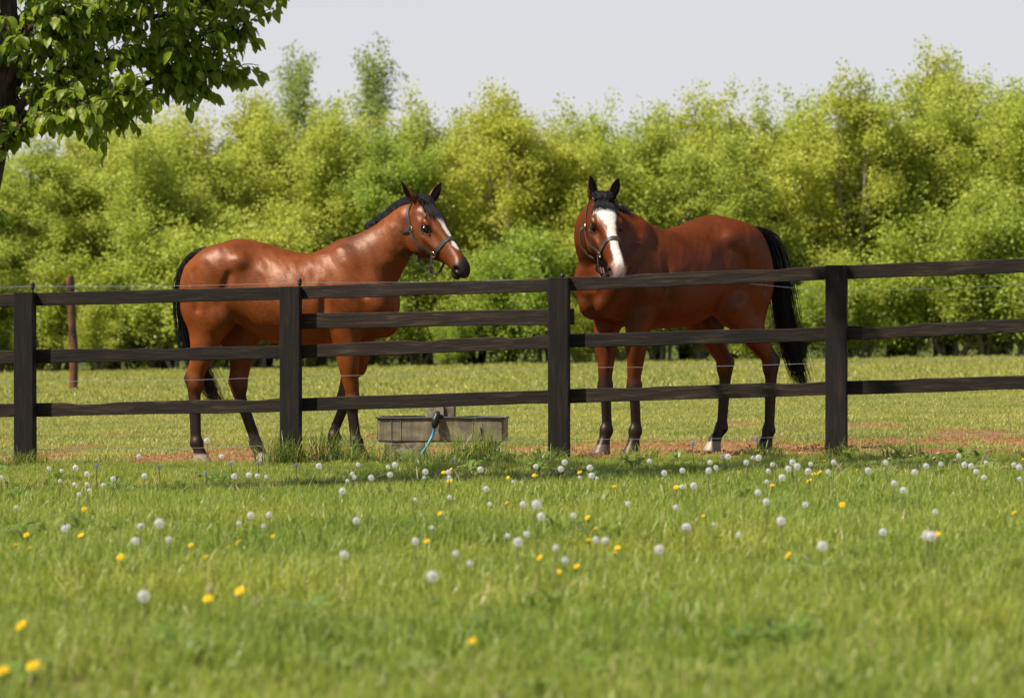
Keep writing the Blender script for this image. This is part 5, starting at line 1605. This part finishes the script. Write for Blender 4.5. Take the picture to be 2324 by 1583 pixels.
# pale butterfly on a dandelion
bf = empty('butterfly', seat.location + Vector((.008, -.002, .135)), R(30))
tag(bf, 'small pale yellow butterfly sitting on a dandelion in the near lawn', 'butterfly')
M_WING = petal_material('butterfly_wing', (.72, .66, .38), (.82, .77, .55), .4)
for s_ in (-1, 1):
    V = [(0, 0, 0), (.010, s_ * .003, .020), (.004, s_ * .006, .027), (-.008, s_ * .007, .022), (-.013, s_ * .006, .010), (-.010, s_ * .003, .001)]
    mesh_obj('wing', V + [(x, y + s_ * .0004, z) for x, y, z in V], [(0, 1, 2, 3, 4, 5), (11, 10, 9, 8, 7, 6)], M_WING, bf)
v, f_ = tube([(-.009, 0, .001), (-.003, 0, .002), (.004, 0, .003), (.009, 0, .004)], [.0008, .0018, .002, .0012], 6); mesh_obj('body', v, f_, M_BLACK, bf)
for k, (px, py) in enumerate(sorted(zz(2696, [(950,105),(1310,125),(1400,105),(1440,107),(1490,90),(1545,103),(1607,92),(1583,122),(1710,135),(1715,85),(1385,135),(1465,100)]))):
    plant('daisy', DAISY, px, py, gf.uniform(.05, .07), f'small white daisy by the rightmost post foot, {nth(k)} from left', 'daisy', 'white daisies right of the rightmost post', gf.uniform(.9, 1.3), .3)

# ------------------------------------------------------------------ tall grass tufts round the posts and the trough
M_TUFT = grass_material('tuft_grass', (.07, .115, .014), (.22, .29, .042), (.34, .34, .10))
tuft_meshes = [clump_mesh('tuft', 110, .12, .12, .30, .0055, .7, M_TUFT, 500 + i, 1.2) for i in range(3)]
tufts = [(630, 1050, 'tall grass tuft leaning at the left side of the second post'), (668, 1052, 'tall grass tuft at the foot of the second post'), (730, 1045, 'long grass tuft hiding the left horse far front foot'),
         (780, 1040, 'long grass tuft at the left horse front feet'), (822, 1048, 'grass tuft in front of the left horse near front hoof'), (905, 1050, 'green grass tuft before the left trough block'),
         (1000, 1050, 'green grass tuft under the middle of the trough'), (1065, 1045, 'tall grass tuft against the right part of the trough'), (1100, 1045, 'tall grass tuft at the right end of the trough'),
         (1135, 1058, 'grass tuft just right of the trough'), (960, 1058, 'grass tuft where the blue hose enters the grass'), (40, 1052, 'grass tuft at the foot of the leftmost post'),
         (75, 1050, 'grass tuft at the right of the leftmost post foot'), (1252, 1052, 'grass tuft at the foot of the third post'), (1905, 1035, 'grass tuft at the foot of the rightmost post'), (1740, 1035, 'grass tuft hiding the right horse rear foot'),
         (1450, 1045, 'grass tuft hiding the right horse front hoof'), (2050, 1030, 'grass tuft right of the rightmost post')]
for k, (px, py, lab) in enumerate(tufts):
    x = sx(px, 24.9); d = min((CAM_Z - gz1(x, 25)) * FPX / (py - HOR), fence_y(x) + (.1 if 700 < px < 1140 else -.1)); x = sx(px, d)
    o = empty('grass_tuft', (x, d, gz1(x, d)), gf.uniform(0, 6.28)); tag(o, lab, 'grass tuft', 'tall grass tufts along the fence')
    hs = 1.0 if 600 < px < 1150 else .55
    if px in (630, 668, 730, 780, 1065, 1100): hs = 1.1
    if px in (905, 960, 1000, 822, 1135): hs = .6
    c = link(bpy.data.objects.new('blades', tuft_meshes[k % 3]), o); c.scale = (1.1, 1.1, hs * 1.05); c['kind'] = 'stuff'
